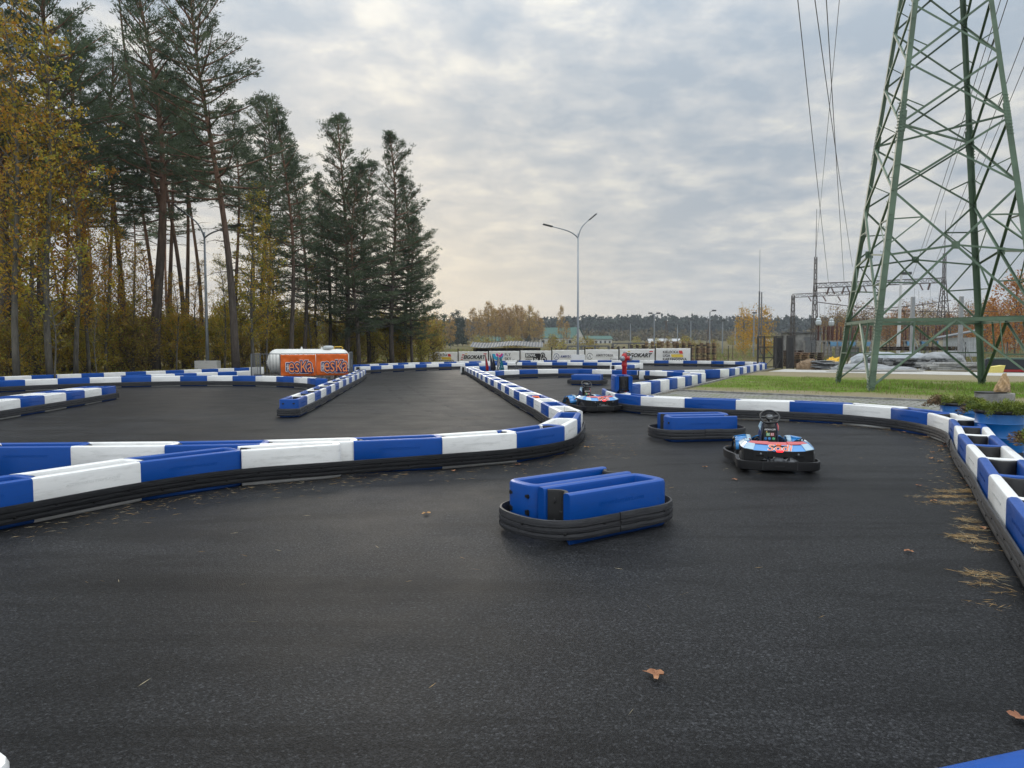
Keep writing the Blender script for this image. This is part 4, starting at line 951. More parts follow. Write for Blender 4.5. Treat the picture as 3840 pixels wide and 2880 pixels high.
def banner(label, a, b, z0, z1, m, seed, prints, amp=.02, group='advertising banners', tilt=0):
    a = Vector(a); b = Vector(b); wd = (b-a).length
    t = thing('advertising_banner', label, 'banner', (a.x, a.y, z0), math.atan2(b.y-a.y, b.x-a.x), group)
    sh = link('sheet', drape('sheet', wd, z1-z0, m, seed, amp), t); s = sh.modifiers.new('th', 'SOLIDIFY'); s.thickness = .004
    for pr in prints:       # (kind, ...)
        if pr[0] == 't':
            _, s_, x, z, size, mm, kw = pr; yy = kw.pop('y', -.075) if isinstance(kw, dict) else -.075
            rot = kw.pop('rot', 0); nm = kw.pop('nm', 'print')
            me = text_mesh(s_, size, mm, .002, **kw); me.transform(Matrix.Translation((x, yy, z)) @ UPR @ Matrix.Rotation(rot, 4, 'Z')); link(nm, me, t)
        elif pr[0] == 'p':
            _, out, mm, yy = pr; mb = MB(); mb.prism(out, -.002, .002, Matrix.Translation((0, yy, 0)) @ UPR); build('print', mb, mm, t)
        elif pr[0] == 'r':   # ring arc cx, cz, r0, r1, a0, a1
            _, cx_, cz_, r0, r1, a0, a1, mm, yy = pr; k = 20
            out = [(cx_+r1*math.cos(a0+(a1-a0)*i/k), cz_+r1*math.sin(a0+(a1-a0)*i/k)) for i in range(k+1)] + [(cx_+r0*math.cos(a1+(a0-a1)*i/k), cz_+r0*math.sin(a1+(a0-a1)*i/k)) for i in range(k+1)]
            bm = bmesh.new(); n_ = k+1; V = [bm.verts.new((x_, yy, z_)) for x_, z_ in out]
            for i in range(k): bm.faces.new((V[i], V[i+1], V[2*n_-2-i], V[2*n_-1-i]))
            me = bpy.data.meshes.new('print'); bm.to_mesh(me); bm.free(); me.materials.append(mm); link('print', me, t)
    return t
def rrect(x0, z0, x1, z1, r, k=5):
    out = []
    for cx_, cz_, a in ((x1-r, z0+r, -PI/2), (x1-r, z1-r, 0), (x0+r, z1-r, PI/2), (x0+r, z0+r, PI)):
        for i in range(k+1): out.append((cx_+r*math.cos(a+PI/2*i/k), cz_+r*math.sin(a+PI/2*i/k)))
    return out
for wd, a, b, z0, z1, lab, sd_ in ((1.58, (-10.50, 32.93), (-8.95, 33.07), .24, 1.22, 'left orange banner with radio station logo on the tank fence', 3), (1.5, (-8.93, 33.07), (-7.50, 33.2), .26, 1.24, 'right orange banner with radio station logo on the tank fence', 8)):
    x0, c = .34, .42
    pr = [('t', 'es\u043aa', x0+.55, c+.03, .90, M_PWH, dict(bold=.074, ax='CENTER', y=-.060, sx=.66, nm='logo_outline')), ('t', 'es\u043aa', x0+.55, c+.03, .90, M_NAVY, dict(bold=.052, ax='CENTER', y=-.066, sx=.66, nm='logo_ground')),
          ('t', 'es\u043aa', x0+.55, c+.03, .90, M_PPK, dict(bold=.0, ax='CENTER', y=-.073, sx=.66, nm='logo_lettering')),
          ('p', rrect(x0-.12, c-.23, x0+.06, c+.22, .05), M_PWH, -.058), ('p', rrect(x0-.09, c-.20, x0+.06, c+.19, .04), M_NAVY, -.0645), ('t', 'radio', x0-.02, c-.02, .15, M_PWH, dict(ax='CENTER', bold=.004, y=-.072, rot=PI/2))]
    banner(lab, a, b, z0, z1, M_ORANGE, sd_, pr, amp=.012, group='orange banners on the tank fence')

# ------------------------------------------------------------------ long line of white banners
M_PRD = mat('red_print', (.62, .05, .05), .6); M_PYE = mat('yellow_print', (.80, .58, .08), .6); M_PCY = mat('cyan_print', (.03, .42, .75), .6); M_PMG = mat('magenta_print', (.80, .05, .35), .6); M_PNV = mat('navy_lettering', (.03, .05, .22), .6); M_PGY = mat('grey_lettering', (.12, .12, .13), .6)
BA = at(1606, 1356, 70); BB = at(2594, 1352, 58.5); BA = Vector((BA.x, BA.y)); BB = Vector((BB.x, BB.y))
# panel edges in perspective: fractions found from the photograph's panel seams
seam_px = [1608, 1718, 1832, 1950, 2069, 2193, 2321, 2457, 2592]; sm_ = []
for px in seam_px:
    d = ray(px, 1350); dd = Vector((d.x, d.y)); e = BB-BA; den = dd.x*e.y - dd.y*e.x; tt = (BA.x*e.y - BA.y*e.x)/den; sm_.append(dd*tt)
def kiel(w_):
    k = w_/3.1; s_ = .30*k
    return [('t', 'KIELECKA', .62*k, .93, s_, M_PBK, dict(bold=.006)), ('t', 'LIGA', .62*k, .64, s_, M_PBK, dict(bold=.006)), ('t', 'KARTINGOWA', .62*k, .35, s_, M_PBK, dict(bold=.006)),
            ('p', [(2.06*k, .80), (2.36*k, .80), (2.28*k, 1.05), (1.98*k, 1.05)], M_PRD, -.07), ('p', [(1.40*k, .52), (2.40*k, .52), (2.30*k, .76), (1.32*k, .76)], M_PYE, -.07), ('p', [(1.5*k, .16), (2.4*k, .16), (2.4*k, .175), (1.5*k, .175)], M_PGY, -.07)]
def eig(w_):
    k = w_/3.1
    return [('t', 'EIGOKART', .52*k, .70, .44*k, M_PBK, dict(bold=.018, shear=.3, sx=1.02)), ('t', 'HALOWY TOR KARTINGOWY', .85*k, .28, .13*k, M_PGY, dict(bold=.003)),
            ('p', [(.38*k, .88), (.62*k, .88), (.66*k, .97), (.42*k, .97)], M_PRD, -.07), ('p', [(.70*k, .99), (.92*k, .99), (.95*k, 1.06), (.73*k, 1.06)], M_PYE, -.07), ('p', [(.30*k, .66), (.46*k, .66), (.5*k, .74), (.34*k, .74)], M_PRD, -.07), ('p', [(.24*k, .46), (.44*k, .46), (.48*k, .54), (.28*k, .54)], M_PRD, -.07), ('p', [(2.55*k, .98), (2.85*k, .98), (2.90*k, 1.07), (2.6*k, 1.07)], M_PRD, -.07)]
def flysky(w_):
    return [('r', .95, .98, .30, .60, PI, 1.62*PI, M_PCY, -.07), ('r', .95, .98, .36, .60, 1.62*PI, 2*PI, M_PCY, -.07), ('r', 1.12, 1.02, .16, .36, PI, 2*PI, M_PMG, -.075), ('r', 1.10, 1.06, .0, .09, PI, 2*PI, M_PYE, -.078),
            ('t', 'FLY', 1.65, .90, .36, M_PBK, dict(spacing=1.15, bold=.004)), ('t', 'SKY', 1.65, .52, .36, M_PBK, dict(spacing=1.15, bold=.004)), ('t', '2.0', 2.45, .46, .17, M_PGY, {}), ('t', 'PARK ROZRYWKI', 1.65, .20, .09, M_PGY, {})]
def bowl(w_):
    return [('p', rrect(.50, .62, 1.98, .99, .03), M_PBK, -.066), ('p', rrect(1.28, .20, 1.98, .62, .03), M_PBK, -.066), ('t', 'BOWL', .56, .80, .34, M_PWH, dict(bold=.016, y=-.075)), ('t', 'IN', 1.38, .41, .34, M_PWH, dict(bold=.016, y=-.075)), ('t', 'KREGIELNIA', .52, .44, .12, M_PBK, dict(bold=.003)),
            ('r', 2.34, .42, .0, .30, 0, 2*PI, M_PBK, -.066), ('r', 2.22, .82, .0, .24, 0, 2*PI, M_PBK, -.066), ('r', 2.34, .42, .13, .21, 0, 2*PI, M_PWH, -.075), ('r', 2.22, .82, .10, .16, -.9, PI*1.3, M_PWH, -.075)]
def amf(w_, gas=0):
    m = M_PGY if gas else M_PNV; k = 1
    out = [('r', .42, .66, .24, .28, .25 if gas else 0, 1.85*PI if gas else 2*PI, m, -.07), ('p', [(.30, .54), (.42, .80), (.54, .54), (.50, .54), (.42, .72), (.34, .54)], m, -.072), ('t', 'AMFITORIA', 1.0 if gas else .82, .74 if gas else .66, .27, m, dict(spacing=1.2, bold=.010, sx=.95))]
    if gas: out.append(('t', 'Gastro', 2.25, .40, .30, m, {}))
    return out
BLAB = ['leftmost white banner, three-line black lettering with red and yellow bars', 'white banner with slanted black lettering, second from left', 'white banner with cyan and magenta arcs beside black lettering', 'white banner with bold black lettering and looped emblem', 'white banner with navy lettering, behind the middle lamp pole', 'white banner with grey lettering and a thin script line', 'white banner with slanted black lettering, partly behind the red hydrant', 'rightmost white banner, three-line black lettering with red and yellow bars']
BP = [kiel, eig, flysky, bowl, lambda w_: amf(w_), lambda w_: amf(w_, 1), eig, kiel]
for i in range(8):
    a = sm_[i]; b = sm_[i+1]; e = (b-a).normalized(); f0 = i/8; wd = (b-a).length
    z1 = .98+.36*(i+.5)/8; z0 = z1-1.25
    banner(BLAB[i], a+e*.06, b-e*.06, z0, z1, M_PWH, 20+i, BP[i](wd), amp=.010, group='white advertising banners behind the track')
for i in range(9):
    mb = MB(); mb.box((0, 0, .62+.3*i/8), (.09, .06, 1.3)); o = build('banner_post', mb, mat('post_black', (.02, .02, .02), .6), None, (sm_[i].x, sm_[i].y+.06, 0))
    tag(o, 'black post at the %s seam of the white banner line' % (ORD[i+1]), 'fence post', 'black posts between the white banners')

# ------------------------------------------------------------------ flags at the row junction
def flag(label, px, z, col, lean, h=1.05, chk=False):
    p = at(px, 1392, 39.8)
    t = thing('track_flag', label, 'flag', (p.x, p.y, 0), 0, 'furled marshal flags at the row junction')
    mb = MB(); mb.tube([(0, 0, .1), (lean, 0, h+.1)], .014, 6); build('stick', mb, M_GREY, t)
    mb = MB(); mb.smooth = True; k = 7; vs = []
    for j in range(k+1):
        f = j/k; wd = .02+.36*(f**.9)*(1-.25*(f > .8)); zz = h+.08-f*.85; xc = lean*(zz/(h+.1))
        for i in range(9):
            g = i/8; vs.append((xc+wd*g*(.6 if lean < 0 else 1)*1.0, .06*math.sin(g*9+f*2)*(f+.1), zz-.12*g*f))
    mb.add(vs, [(j*9+i, j*9+i+1, (j+1)*9+i+1, (j+1)*9+i) for j in range(k) for i in range(8)])
    if chk:
        mb.m = [(q//8+q) % 2 for q in range(len(mb.f))]; mats = [col, M_PWH]
    else: mats = [col]
    o = build('cloth', mb, mats, t); s = o.modifiers.new('th', 'SOLIDIFY'); s.thickness = .006
M_FR = mat('flag_red', (.40, .015, .025), .7); M_FN = mat('flag_navy', (.02, .02, .05), .7); M_FT = mat('flag_teal', (.0, .16, .22), .7)
flag('dark red furled flag, leftmost of the flags on the row junction', 1822, 0, M_FR, -.03, 1.02)
flag('navy furled flag right beside the dark red flag', 1840, 0, M_FN, -.02, 1.05)
flag('near-black furled flag, third from left at the row junction', 1850, 0, mat('flag_black', (.015, .015, .02), .7), -.05, 1.0)
flag('black and white chequered furled flag beside the teal flag', 1862, 0, M_FN, .08, .98, True)
flag('teal furled flag, rightmost of the flags on the row junction', 1868, 0, M_FT, .14, .90)
p = at(1932, 1388, 37)
t = thing('folding_frame', 'dark folding metal frame leaning behind the middle row', 'metal frame', (p.x, p.y, 0), 0)
mb = MB(); mb.bar((-.1, 0, .1), (.12, 0, .85), .035); mb.bar((.12, 0, .1), (.1, .0, .6), .03); mb.bar((-.02, 0, .38), (.12, 0, .42), .03); mb.bar((.02, -.1, .68), (.25, -.1, .88), .06); build('frame', mb, M_GREY, t)
p = gnd(2018, 1485, H)
mb = MB(); mb.smooth = True; mb.tube([(-.12, 0, .03), (-.08, .05, .10), (.05, .02, .10), (.12, -.03, .02)], [.03, .035, .035, .02], 8); o = build('red_strap', mb, M_KO, None, (p.x-.05, p.y, H-.13)); tag(o, 'small orange-red strap lying in a blue block of the diagonal row', 'strap')

# ------------------------------------------------------------------ barrels with junipers, concrete ring, paper bag
M_BAR = mat('barrel_blue', (.0, .13, .42), .35, var=.1, vscale=2)
def juniper_cloud(seed, n, r, zc):
    rg = np.random.default_rng(seed); k = 42; pos = []; dr = []
    for i in range(k):
        a = rg.uniform(0, 2*PI); ln = rg.uniform(.2, .45)*r/.3; up = rg.uniform(.1, .5)
        base = np.array([math.cos(a)*.08, math.sin(a)*.08, zc]); d = np.array([math.cos(a), math.sin(a), up]); d /= np.linalg.norm(d)
        m = n//k; f = rg.uniform(.15, 1, m)**.7; droop = -.35*np.clip(f-.45, 0, 1)**1.4*ln*2
        P = base + np.outer(f*ln*1.15, d) + rg.normal(0, .022, (m, 3)); P[:, 2] += droop; pos.append(P); dr.append(np.tile(d+[0, 0, .1], (m, 1)))
    return np.concatenate(pos), np.concatenate(dr)
M_JUN = mat('juniper_green', (.22, .26, .03), .8, col2=(.07, .11, .02), vscale=9, trans=.15); M_JUB = mat('juniper_brown', (.20, .11, .05), .85, col2=(.08, .06, .02), vscale=8)
for i, (x, y, r, h, lab, rat) in enumerate(((7.32, 10.85, .315, .60, 'blue steel barrel planter in front of the concrete ring', .15), (8.10, 13.1, .30, .53, 'blue barrel planter at the row bend, left of the concrete ring', .35), (6.15, 8.15, .30, .50, 'blue barrel planter cut by the right frame edge', .3))):
    t = thing('barrel_planter', lab, 'barrel', (x, y, 0), i*1.3, 'blue barrel planters behind the right row')
    mb = MB(); mb.smooth = True; mb.lathe([(r, 0), (r, h*.32), (r+.012, h*.35), (r, h*.38), (r, h*.66), (r+.012, h*.69), (r, h*.72), (r, h-.03), (r-.02, h-.03), (r-.025, h-.1)], 36); link('drum', auto_smooth(fixn(mb.mesh('drum', M_BAR)), .9), t)
    mb = MB(); mb.smooth = True; mb.lathe([(r+.003, h-.045), (r+.02, h-.04), (r+.022, h-.005), (r+.01, h+.008), (r-.022, h+.004), (r-.024, h-.04)], 36); build('rim', mb, M_BLACKP, t)
    mb = MB(); mb.lathe([(0.001, h-.07), (r-.026, h-.07), (r-.026, h-.09)], 24); build('soil', mb, mat('soil', (.03, .022, .015), 1), t)
    P, D = juniper_cloud(5+i, 5200, r, h+.0); rg = np.random.default_rng(i); br = (P[:, 0]*math.cos(2.6-i*1.3)+P[:, 1]*math.sin(2.6-i*1.3) > (.42, .27, .33)[i]) | (rg.random(len(P)) < rat*.12)
    link('juniper', cloud_mesh('juniper', P, rg.uniform(.025, .06, len(P)), [M_JUN, M_JUB], .28, dirs=D, jit=.55, seed=i, mi=br.astype(int)), t)
t = thing('concrete_ring', 'grey concrete well ring between the blue barrels', 'concrete ring', (9.0, 13.5, 0))
mb = MB(); mb.lathe([(.32, 0), (.32, .68), (.25, .68), (.25, .05)], 28); build('ring_wall', mb, M_CONC, t); mb = MB(); mb.lathe([(.26, .684), (.26, .70), (0, .70)], 24, (-.08, 0, 0)); build('lid', mb, M_BLACKP, t)
# crumpled bag
rg = np.random.default_rng(11); bm = bmesh.new(); bmesh.ops.create_icosphere(bm, subdivisions=4, radius=1)
for v in bm.verts:
    c = v.co; a = math.atan2(c.y, c.x); f = (c.z+1)/2
    rr = .18*(1-.78*f**.7)*(1+.13*math.sin(a*5+f*7)+.09*math.sin(a*11-f*13)+.06*math.sin(c.x*27+c.z*23)); v.co = Vector((math.cos(a)*rr*max(.05, math.sqrt(max(0, 1-c.z*c.z*.6)))+.05*f, math.sin(a)*rr*max(.05, math.sqrt(max(0, 1-c.z*c.z*.6))), max(0, .33*f**1.15+.03*math.sin(a*3+c.z*8)*f)))
me = bpy.data.meshes.new('paper_bag'); bm.to_mesh(me); bm.free(); me.polygons.foreach_set('use_smooth', [True]*len(me.polygons)); me.materials.append(mat('bag_paper', (.36, .25, .16), .75, col2=(.42, .27, .12), vscale=4, bump=.8, bscale=18))
o = link('paper_bag', fixn(me), None, (9.08, 13.42, .702)); tag(o, 'crumpled tan paper bag lying on the concrete ring', 'bag')

# ------------------------------------------------------------------ leaves and pine needles
M_LEAF = mat('dry_leaf', (.42, .22, .09), .75, col2=(.26, .12, .05), vscale=20, random_obj=.4)
def leaf_mesh(seed):
    rg = np.random.default_rng(seed); n = 22; bm = bmesh.new(); c = bm.verts.new((0, 0, .012)); vs = []
    for k in range(n):
        a = 2*PI*k/n; r = .032*(1+.35*math.cos(5*a+rg.uniform(-.3, .3))+rg.uniform(-.12, .12)); vs.append(bm.verts.new((r*math.cos(a)*1.25, r*math.sin(a)*.8, .006+.014*abs(math.sin(a*1.5+seed))+rg.uniform(0, .004))))
    for k in range(n): bm.faces.new((c, vs[k], vs[(k+1) % n]))
    me = bpy.data.meshes.new('fallen_leaf'); bm.to_mesh(me); bm.free(); me.materials.append(M_LEAF); return me
LM = [leaf_mesh(i) for i in range(4)]
def leaf(px, py, lab, grp='dry leaves fallen on the asphalt', s=1.0, xy=None):
    p = gnd(px, py, .006) if xy is None else Vector((*xy, .006)); o = link('fallen_leaf', LM[rnd.randrange(4)], None, p, rnd.uniform(0, 6)); o.scale = (s, s, s); tag(o, lab, 'leaf', grp)
leaf(2458, 2540, 'large tan oak leaf on the bare asphalt, nearest the camera', s=1.25)
leaf(1598, 1928, 'small dry leaf on asphalt left of the nearest blue island', s=1.0)
leaf(3826, 2702, 'pale leaf on the asphalt at the right frame edge, low down', s=1.1)
leaf(1702, 1768, 'reddish leaf lying under the middle of the nearest row', s=.9)
leaf(2200, 1678, 'single leaf on asphalt right of the nearest row bend', s=1)
leaf(2642, 1753, 'small pale leaf on the asphalt left of the nearest kart', s=.8)
leaf(2756, 1800, 'pale speck-like leaf just below the nearest kart', s=.8)
leaf(1940, 1745, 'leaf beside the white block of the nearest row', s=.9)
for px, py in ((3525, 1675), (3528, 1690), (3495, 1698), (3540, 1677), (3493, 1721), (3525, 1732), (3568, 1716), (3545, 1665), (3325, 1608), (3390, 1622), (3467, 1640), (3482, 1641), (3597, 1755), (3620, 1800), (3630, 1822), (3640, 1825), (3445, 1823), (3500, 1880), (3760, 2045), (3766, 2060), (3690, 1985), (3410, 2070)):
    leaf(px, py, 'small brown leaf lying on the asphalt inside the right row curve', grp='brown leaves inside the right row curve', s=rnd.uniform(.7, 1.1))
rg = np.random.default_rng(2); P = []
def patch(px, py, n, sx, sy, ang=0):
    c = gnd(px, py, .008)
    for _ in range(n):
        a, b = rg.normal(0, sx), rg.normal(0, sy); P.append((c.x+a*math.cos(ang)-b*math.sin(ang), c.y+a*math.sin(ang)+b*math.cos(ang), .006+abs(rg.normal(0, .006))))
for a_ in ((3600, 1842, 260, .16, .035), (3560, 1862, 240, .15, .03), (3600, 1885, 260, .17, .03), (3640, 1840, 120, .05, .02), (3625, 1950, 140, .05, .05), (3640, 1980, 160, .06, .05), (3610, 2010, 180, .07, .02), (3660, 2030, 130, .06, .03), (3690, 2060, 40, .05, .02), (3660, 2150, 90, .07, .02), (3720, 2165, 60, .06, .015), (3690, 2190, 50, .05, .015), (3780, 2220, 18, .07, .03), (3680, 2270, 10, .05, .03), (3750, 2265, 12, .06, .03)): patch(*a_)
for i in range(550):
    j = rg.integers(5, 15); a = Vector(R__[j]); b = Vector(R__[j+1]); f = rg.random(); q = a.lerp(b, f); d = (b-a).normalized(); q += Vector((d.y, -d.x))*(abs(rg.normal(0, .15))+.05); P.append((q.x, q.y, .008))
for i in range(350):
    j = rg.integers(0, len(A_)-1); a = Vector(A_[j]); b = Vector(A_[j+1]); q = a.lerp(b, rg.random()); d = (b-a).normalized(); q += Vector((d.y, -d.x))*(abs(rg.normal(0, .35))+.06); P.append((q.x, q.y, .008))
for i in range(150): P.append((rg.uniform(-4, 5), rg.uniform(2.6, 14), .007))
for i in range(500): j = rg.integers(6, 12); a = Vector(B_[j-1]); q = a + Vector((rg.normal(0, .5), -abs(rg.normal(0, .4)))); P.append((q.x, q.y, .007))
P = np.array(P); a = rg.uniform(0, 2*PI, len(P)); D = np.c_[np.cos(a), np.sin(a), rg.normal(0, .05, len(P))]
me = cloud_mesh('pine_needles', P, rg.uniform(.05, .09, len(P)), [mat('needle_straw', (.42, .27, .11), .8), mat('needle_pale', (.45, .38, .24), .8)], .035, dirs=D, jit=.05, mi=(rg.random(len(P)) < .3).astype(int))
stuff(link('pine_needles', me), 'dry pine needles scattered over the asphalt along the rows', 'pine needles')
# ------------------------------------------------------------------ trees
def bark_mat(name, lo, hi, z0=6, z1=10):
    m = mat(name, lo, .95, bump=1.0, bscale=14, spec=.1, stretch=(1, 1, .25)); t = m.node_tree; b = t.nodes['Principled BSDF']
    tc = t.nodes['Texture Coordinate']; sx = N(t, 'ShaderNodeSeparateXYZ'); t.links.new(tc.outputs['Object'], sx.inputs[0])
    f = N(t, 'ShaderNodeMapRange'); f.inputs['From Min'].default_value = z0; f.inputs['From Max'].default_value = z1; t.links.new(sx.outputs[2], f.inputs[0])
    mp = N(t, 'ShaderNodeMapping'); mp.inputs['Scale'].default_value = (1, 1, .2); t.links.new(tc.outputs['Object'], mp.inputs[0])
    n = noise(t, mp.outputs[0], 9, 5, .7); k = ramp(t, n, [(.3, .45), (.7, 1.25)]).outputs[0]
    t.links.new(mixc(t, 1, mixc(t, f.outputs[0], lo, hi), k, 'MULTIPLY'), b.inputs['Base Color']); return m
M_PBARK = bark_mat('pine_bark', (.12, .10, .085), (.24, .145, .10)); M_BBARK = bark_mat('pale_bark', (.13, .12, .10), (.17, .16, .13), 2, 8)
M_DBARK = mat('dark_bark', (.08, .066, .055), .95, bump=.8, bscale=12)
M_PN = mat('pine_needle_leaf', (.125, .165, .085), .75, col2=(.055, .085, .050), vscale=.55, trans=.38, random_obj=.25)
M_YL = mat('yellow_leaf', (.60, .35, .03), .75, col2=(.30, .25, .03), vscale=.5, trans=.45, random_obj=.3)
M_OL = mat('orange_leaf', (.52, .22, .03), .75, col2=(.32, .16, .03), vscale=.6, trans=.45, random_obj=.25)
M_GL = mat('green_leaf', (.22, .27, .04), .75, col2=(.48, .37, .045), vscale=.7, trans=.4, random_obj=.4)
M_BL = mat('brown_leaf', (.34, .20, .06), .8, col2=(.22, .18, .05), vscale=.7, trans=.3, random_obj=.3)
def trunk_pts(h, lean, bend, rg, n=12):
    out = []; ph = rg.uniform(0, 6)
    for i in range(n+1):
        f = i/n; out.append(Vector((lean[0]*h*f + bend*math.sin(f*PI*1.3+ph)*f*h*.05, lean[1]*h*f + bend*math.cos(f*PI+ph)*f*h*.03, h*f)))
    return out
def lerp_pts(pts, z, h):
    f = max(0, min(.9999, z/h))*(len(pts)-1); i = int(f); return pts[i].lerp(pts[i+1], f-i)
def pine_proto(seed, h=20, cb=.5, R=3.2, r0=.22, lean=(0, 0), nb=60, top=.6, dens=1.0, fork=False, low=0.0):
    rg = np.random.default_rng(seed); mb = MB(); mb.smooth = True; tp = trunk_pts(h, lean, 1.0, rg)
    mb.tube(tp, [max(.03, r0*(1-.86*(i/12)**.9)) for i in range(13)], 9)
    tr = mb.mesh('trunk', M_PBARK)
    mb = MB(); mb.smooth = True; C = []; S = []; D = []
    stems = [(tp, h, 0)]
    if fork:
        z = h*.42; b = lerp_pts(tp, z, h); f2 = [b.lerp(b+Vector((2.2, .8, h*.55)), i/8)+Vector((.5*math.sin(i/8*PI), 0, 0)) for i in range(9)]; mb.tube(f2, [.13-.012*i for i in range(9)], 7)
        for i in range(14):
            q = f2[3+i % 6]; a = rg.uniform(0, 2*PI)
            for _ in range(4): C.append(q+Vector((math.cos(a), math.sin(a), .4))*rg.uniform(.3, 1.5)); S.append(.5); D.append((math.cos(a), math.sin(a), .5))
    for i in range(nb):
        t_ = (i+rg.random())/nb; z = h*(cb+(1-cb)*t_**.9)*.985; a = i*2.4+rg.uniform(-.5, .5)
        prof = (1-t_)**top*(.55+.45*min(1, t_*5+.2)) + .06
        ln = R*prof*rg.uniform(.55, 1.15)
        if rg.random() < .10: ln *= 1.25
        up = math.radians(-12+62*t_+rg.uniform(-12, 12)); b = lerp_pts(tp, z, h)
        d = Vector((math.cos(a)*math.cos(up), math.sin(a)*math.cos(up), math.sin(up))); pts = [b]; side = Vector((-math.sin(a), math.cos(a), 0))
        bw = rg.uniform(-.3, .3)
        for k in range(1, 6):
            f = k/5; pts.append(b + d*ln*f + side*bw*ln*f*f + Vector((0, 0, .22*ln*f*f)))
        mb.tube(pts, [.012+.045*(1-k/5)*min(1.4, ln/2) for k in range(6)], 5, cap=False)
        ns = max(2, int(ln/.42))
        for k in range(ns):
            f = .28+.72*(k+.7)/ns; q = pts[min(5, int(f*5))].lerp(pts[min(5, int(f*5)+1)], f*5-int(f*5)) if f < 1 else pts[5]
            nsub = 1 if f > .92 else 3
            for _ in range(nsub):
                o_ = side*rg.normal(0, .42)*(.5+ln*.16)*(1.15-f*.6) + Vector((0, 0, rg.uniform(-.10, .30)))
                C.append(q+o_); S.append(rg.uniform(.17, .36)); dd = (d+o_*.6+Vector((0, 0, .35))).normalized(); D.append(tuple(dd))
    for i in range(int(10+low*8)):   # dead snags and stubs below the crown
        z = h*rg.uniform(.18 if low else .28, cb+.05); a = rg.uniform(0, 6.3); b = lerp_pts(tp, z, h); ln = rg.uniform(.4, 2.0); e = b+Vector((math.cos(a)*ln, math.sin(a)*ln, rg.uniform(-.3, .5)))
        mb.tube([b, b.lerp(e, .5)+Vector((0, 0, .12)), e], [.025, .016, .006], 4, cap=False)
        if rg.random() < .25+low: C.append(e); S.append(.35); D.append((math.cos(a), math.sin(a), .2))
    br = mb.mesh('limbs', M_PBARK)
    C = np.array([tuple(c) for c in C]); S = np.array(S); D = np.array(D); m = int(30*dens)
    idx = np.repeat(np.arange(len(C)), m); off_ = rg.normal(size=(len(idx), 3)); off_ /= np.linalg.norm(off_, axis=1, keepdims=True); off_ *= (rg.random((len(idx), 1))**.5)*S[idx][:, None]; off_[:, 2] *= .55
    me = cloud_mesh('crown', C[idx]+off_, rg.uniform(.10, .21, len(idx)), M_PN, .24, dirs=D[idx]+off_*1.6, jit=.42, seed=seed)
    return tr, br, me
def leafy_proto(seed, h=12, cb=.2, R=2.2, r0=.12, mats=None, nb=34, dens=1.0, size=.13, bark=None, stems=1, up0=35, sparse=1.0, mixr=.25):
    rg = np.random.default_rng(seed); mb = MB(); mb.smooth = True; tps = []
    for s_ in range(stems):
        a = rg.uniform(0, 6.3); tl = (0, 0) if stems == 1 else (math.cos(a)*.18, math.sin(a)*.18); tp = trunk_pts(h*(1 if s_ == 0 else rg.uniform(.7, 1)), tl, 1.2, rg); tps.append(tp)
        mb.tube(tp, [max(.012, r0*(1-.9*(i/12)))/(1 if stems == 1 else 1.6) for i in range(13)], 7)
    tr = mb.mesh('trunk', bark or M_DBARK); mb = MB(); mb.smooth = True; C = []; S = []; D = []
    for i in range(nb):
        t_ = (i+rg.random())/nb; tp = tps[i % stems]; hh = tp[-1].z; z = hh*(cb+(1-cb)*t_); a = i*2.4+rg.uniform(-.6, .6)
        prof = math.sin(PI*min(1, .18+t_*.80))**.8; ln = R*prof*rg.uniform(.5, 1.15); up = math.radians(up0+rg.uniform(-18, 22)+15*t_); b = lerp_pts(tp, z*.97, hh)
        d = Vector((math.cos(a)*math.cos(up), math.sin(a)*math.cos(up), math.sin(up))); side = Vector((-math.sin(a), math.cos(a), 0)); e = b+d*ln; pts = [b, b+d*ln*.4+side*.08*ln, b+d*ln*.75, e]
        mb.tube(pts, [.03*min(1, ln), .02*min(1, ln), .012, .005], 4, cap=False)
        for k in range(max(2, int(ln/.38))):
            f = rg.uniform(.25, 1.08); q = b+d*ln*f
            if rg.random() > sparse: continue
            o_ = Vector(rg.normal(0, .28, 3))*(.6+ln*.12); C.append(q+o_); S.append(rg.uniform(.22, .5)); D.append((0, 0, 0))
            if k % 2: mb.tube([q, q+o_], [.008, .004], 3, cap=False)
    br = mb.mesh('limbs', bark or M_DBARK)
    C = np.array([tuple(c) for c in C]); S = np.array(S); m = int(30*dens*(.52 if h > 8 else .95)); idx = np.repeat(np.arange(len(C)), m)
    off_ = rg.normal(size=(len(idx), 3)); off_ /= np.linalg.norm(off_, axis=1, keepdims=True); off_ *= (rg.random((len(idx), 1))**.6)*S[idx][:, None]
    me = cloud_mesh('crown', C[idx]+off_, rg.uniform(.6, 1.3, len(idx))*size, mats, .62, seed=seed, mi=(rg.random(len(idx)) < mixr).astype(int) if len(mats) > 1 else None)
    return tr, br, me
def plant(name, proto, label, cat, group, x, y, s=1.0, rz=None, z=0.0, sxy=None, lean=(0, 0)):
    t = thing(name, label, cat, (x, y, z), rnd.uniform(0, 6.28) if rz is None else rz, group)
    t.scale = ((sxy or s), (sxy or s), s); t.rotation_euler = (lean[1], lean[0], t.rotation_euler[2])
    a, b, c = proto; tr = link('trunk', a, t); link('limbs', b, tr); link('crown', c, t); return t
PINES = [pine_proto(1, 21, .40, 3.6, .30, (.0, .0), 78, .55, 1.0, True), pine_proto(2, 20.5, .46, 4.2, .24, (0, 0), 74, .50), pine_proto(3, 18, .30, 2.4, .19, (0, 0), 74, .75, 1.0, False, .4), pine_proto(4, 17.5, .16, 4.0, .20, (0, 0), 96, .72, 1.0, False, .5), pine_proto(5, 20, .64, 2.6, .20, (0, 0), 40, .5)]
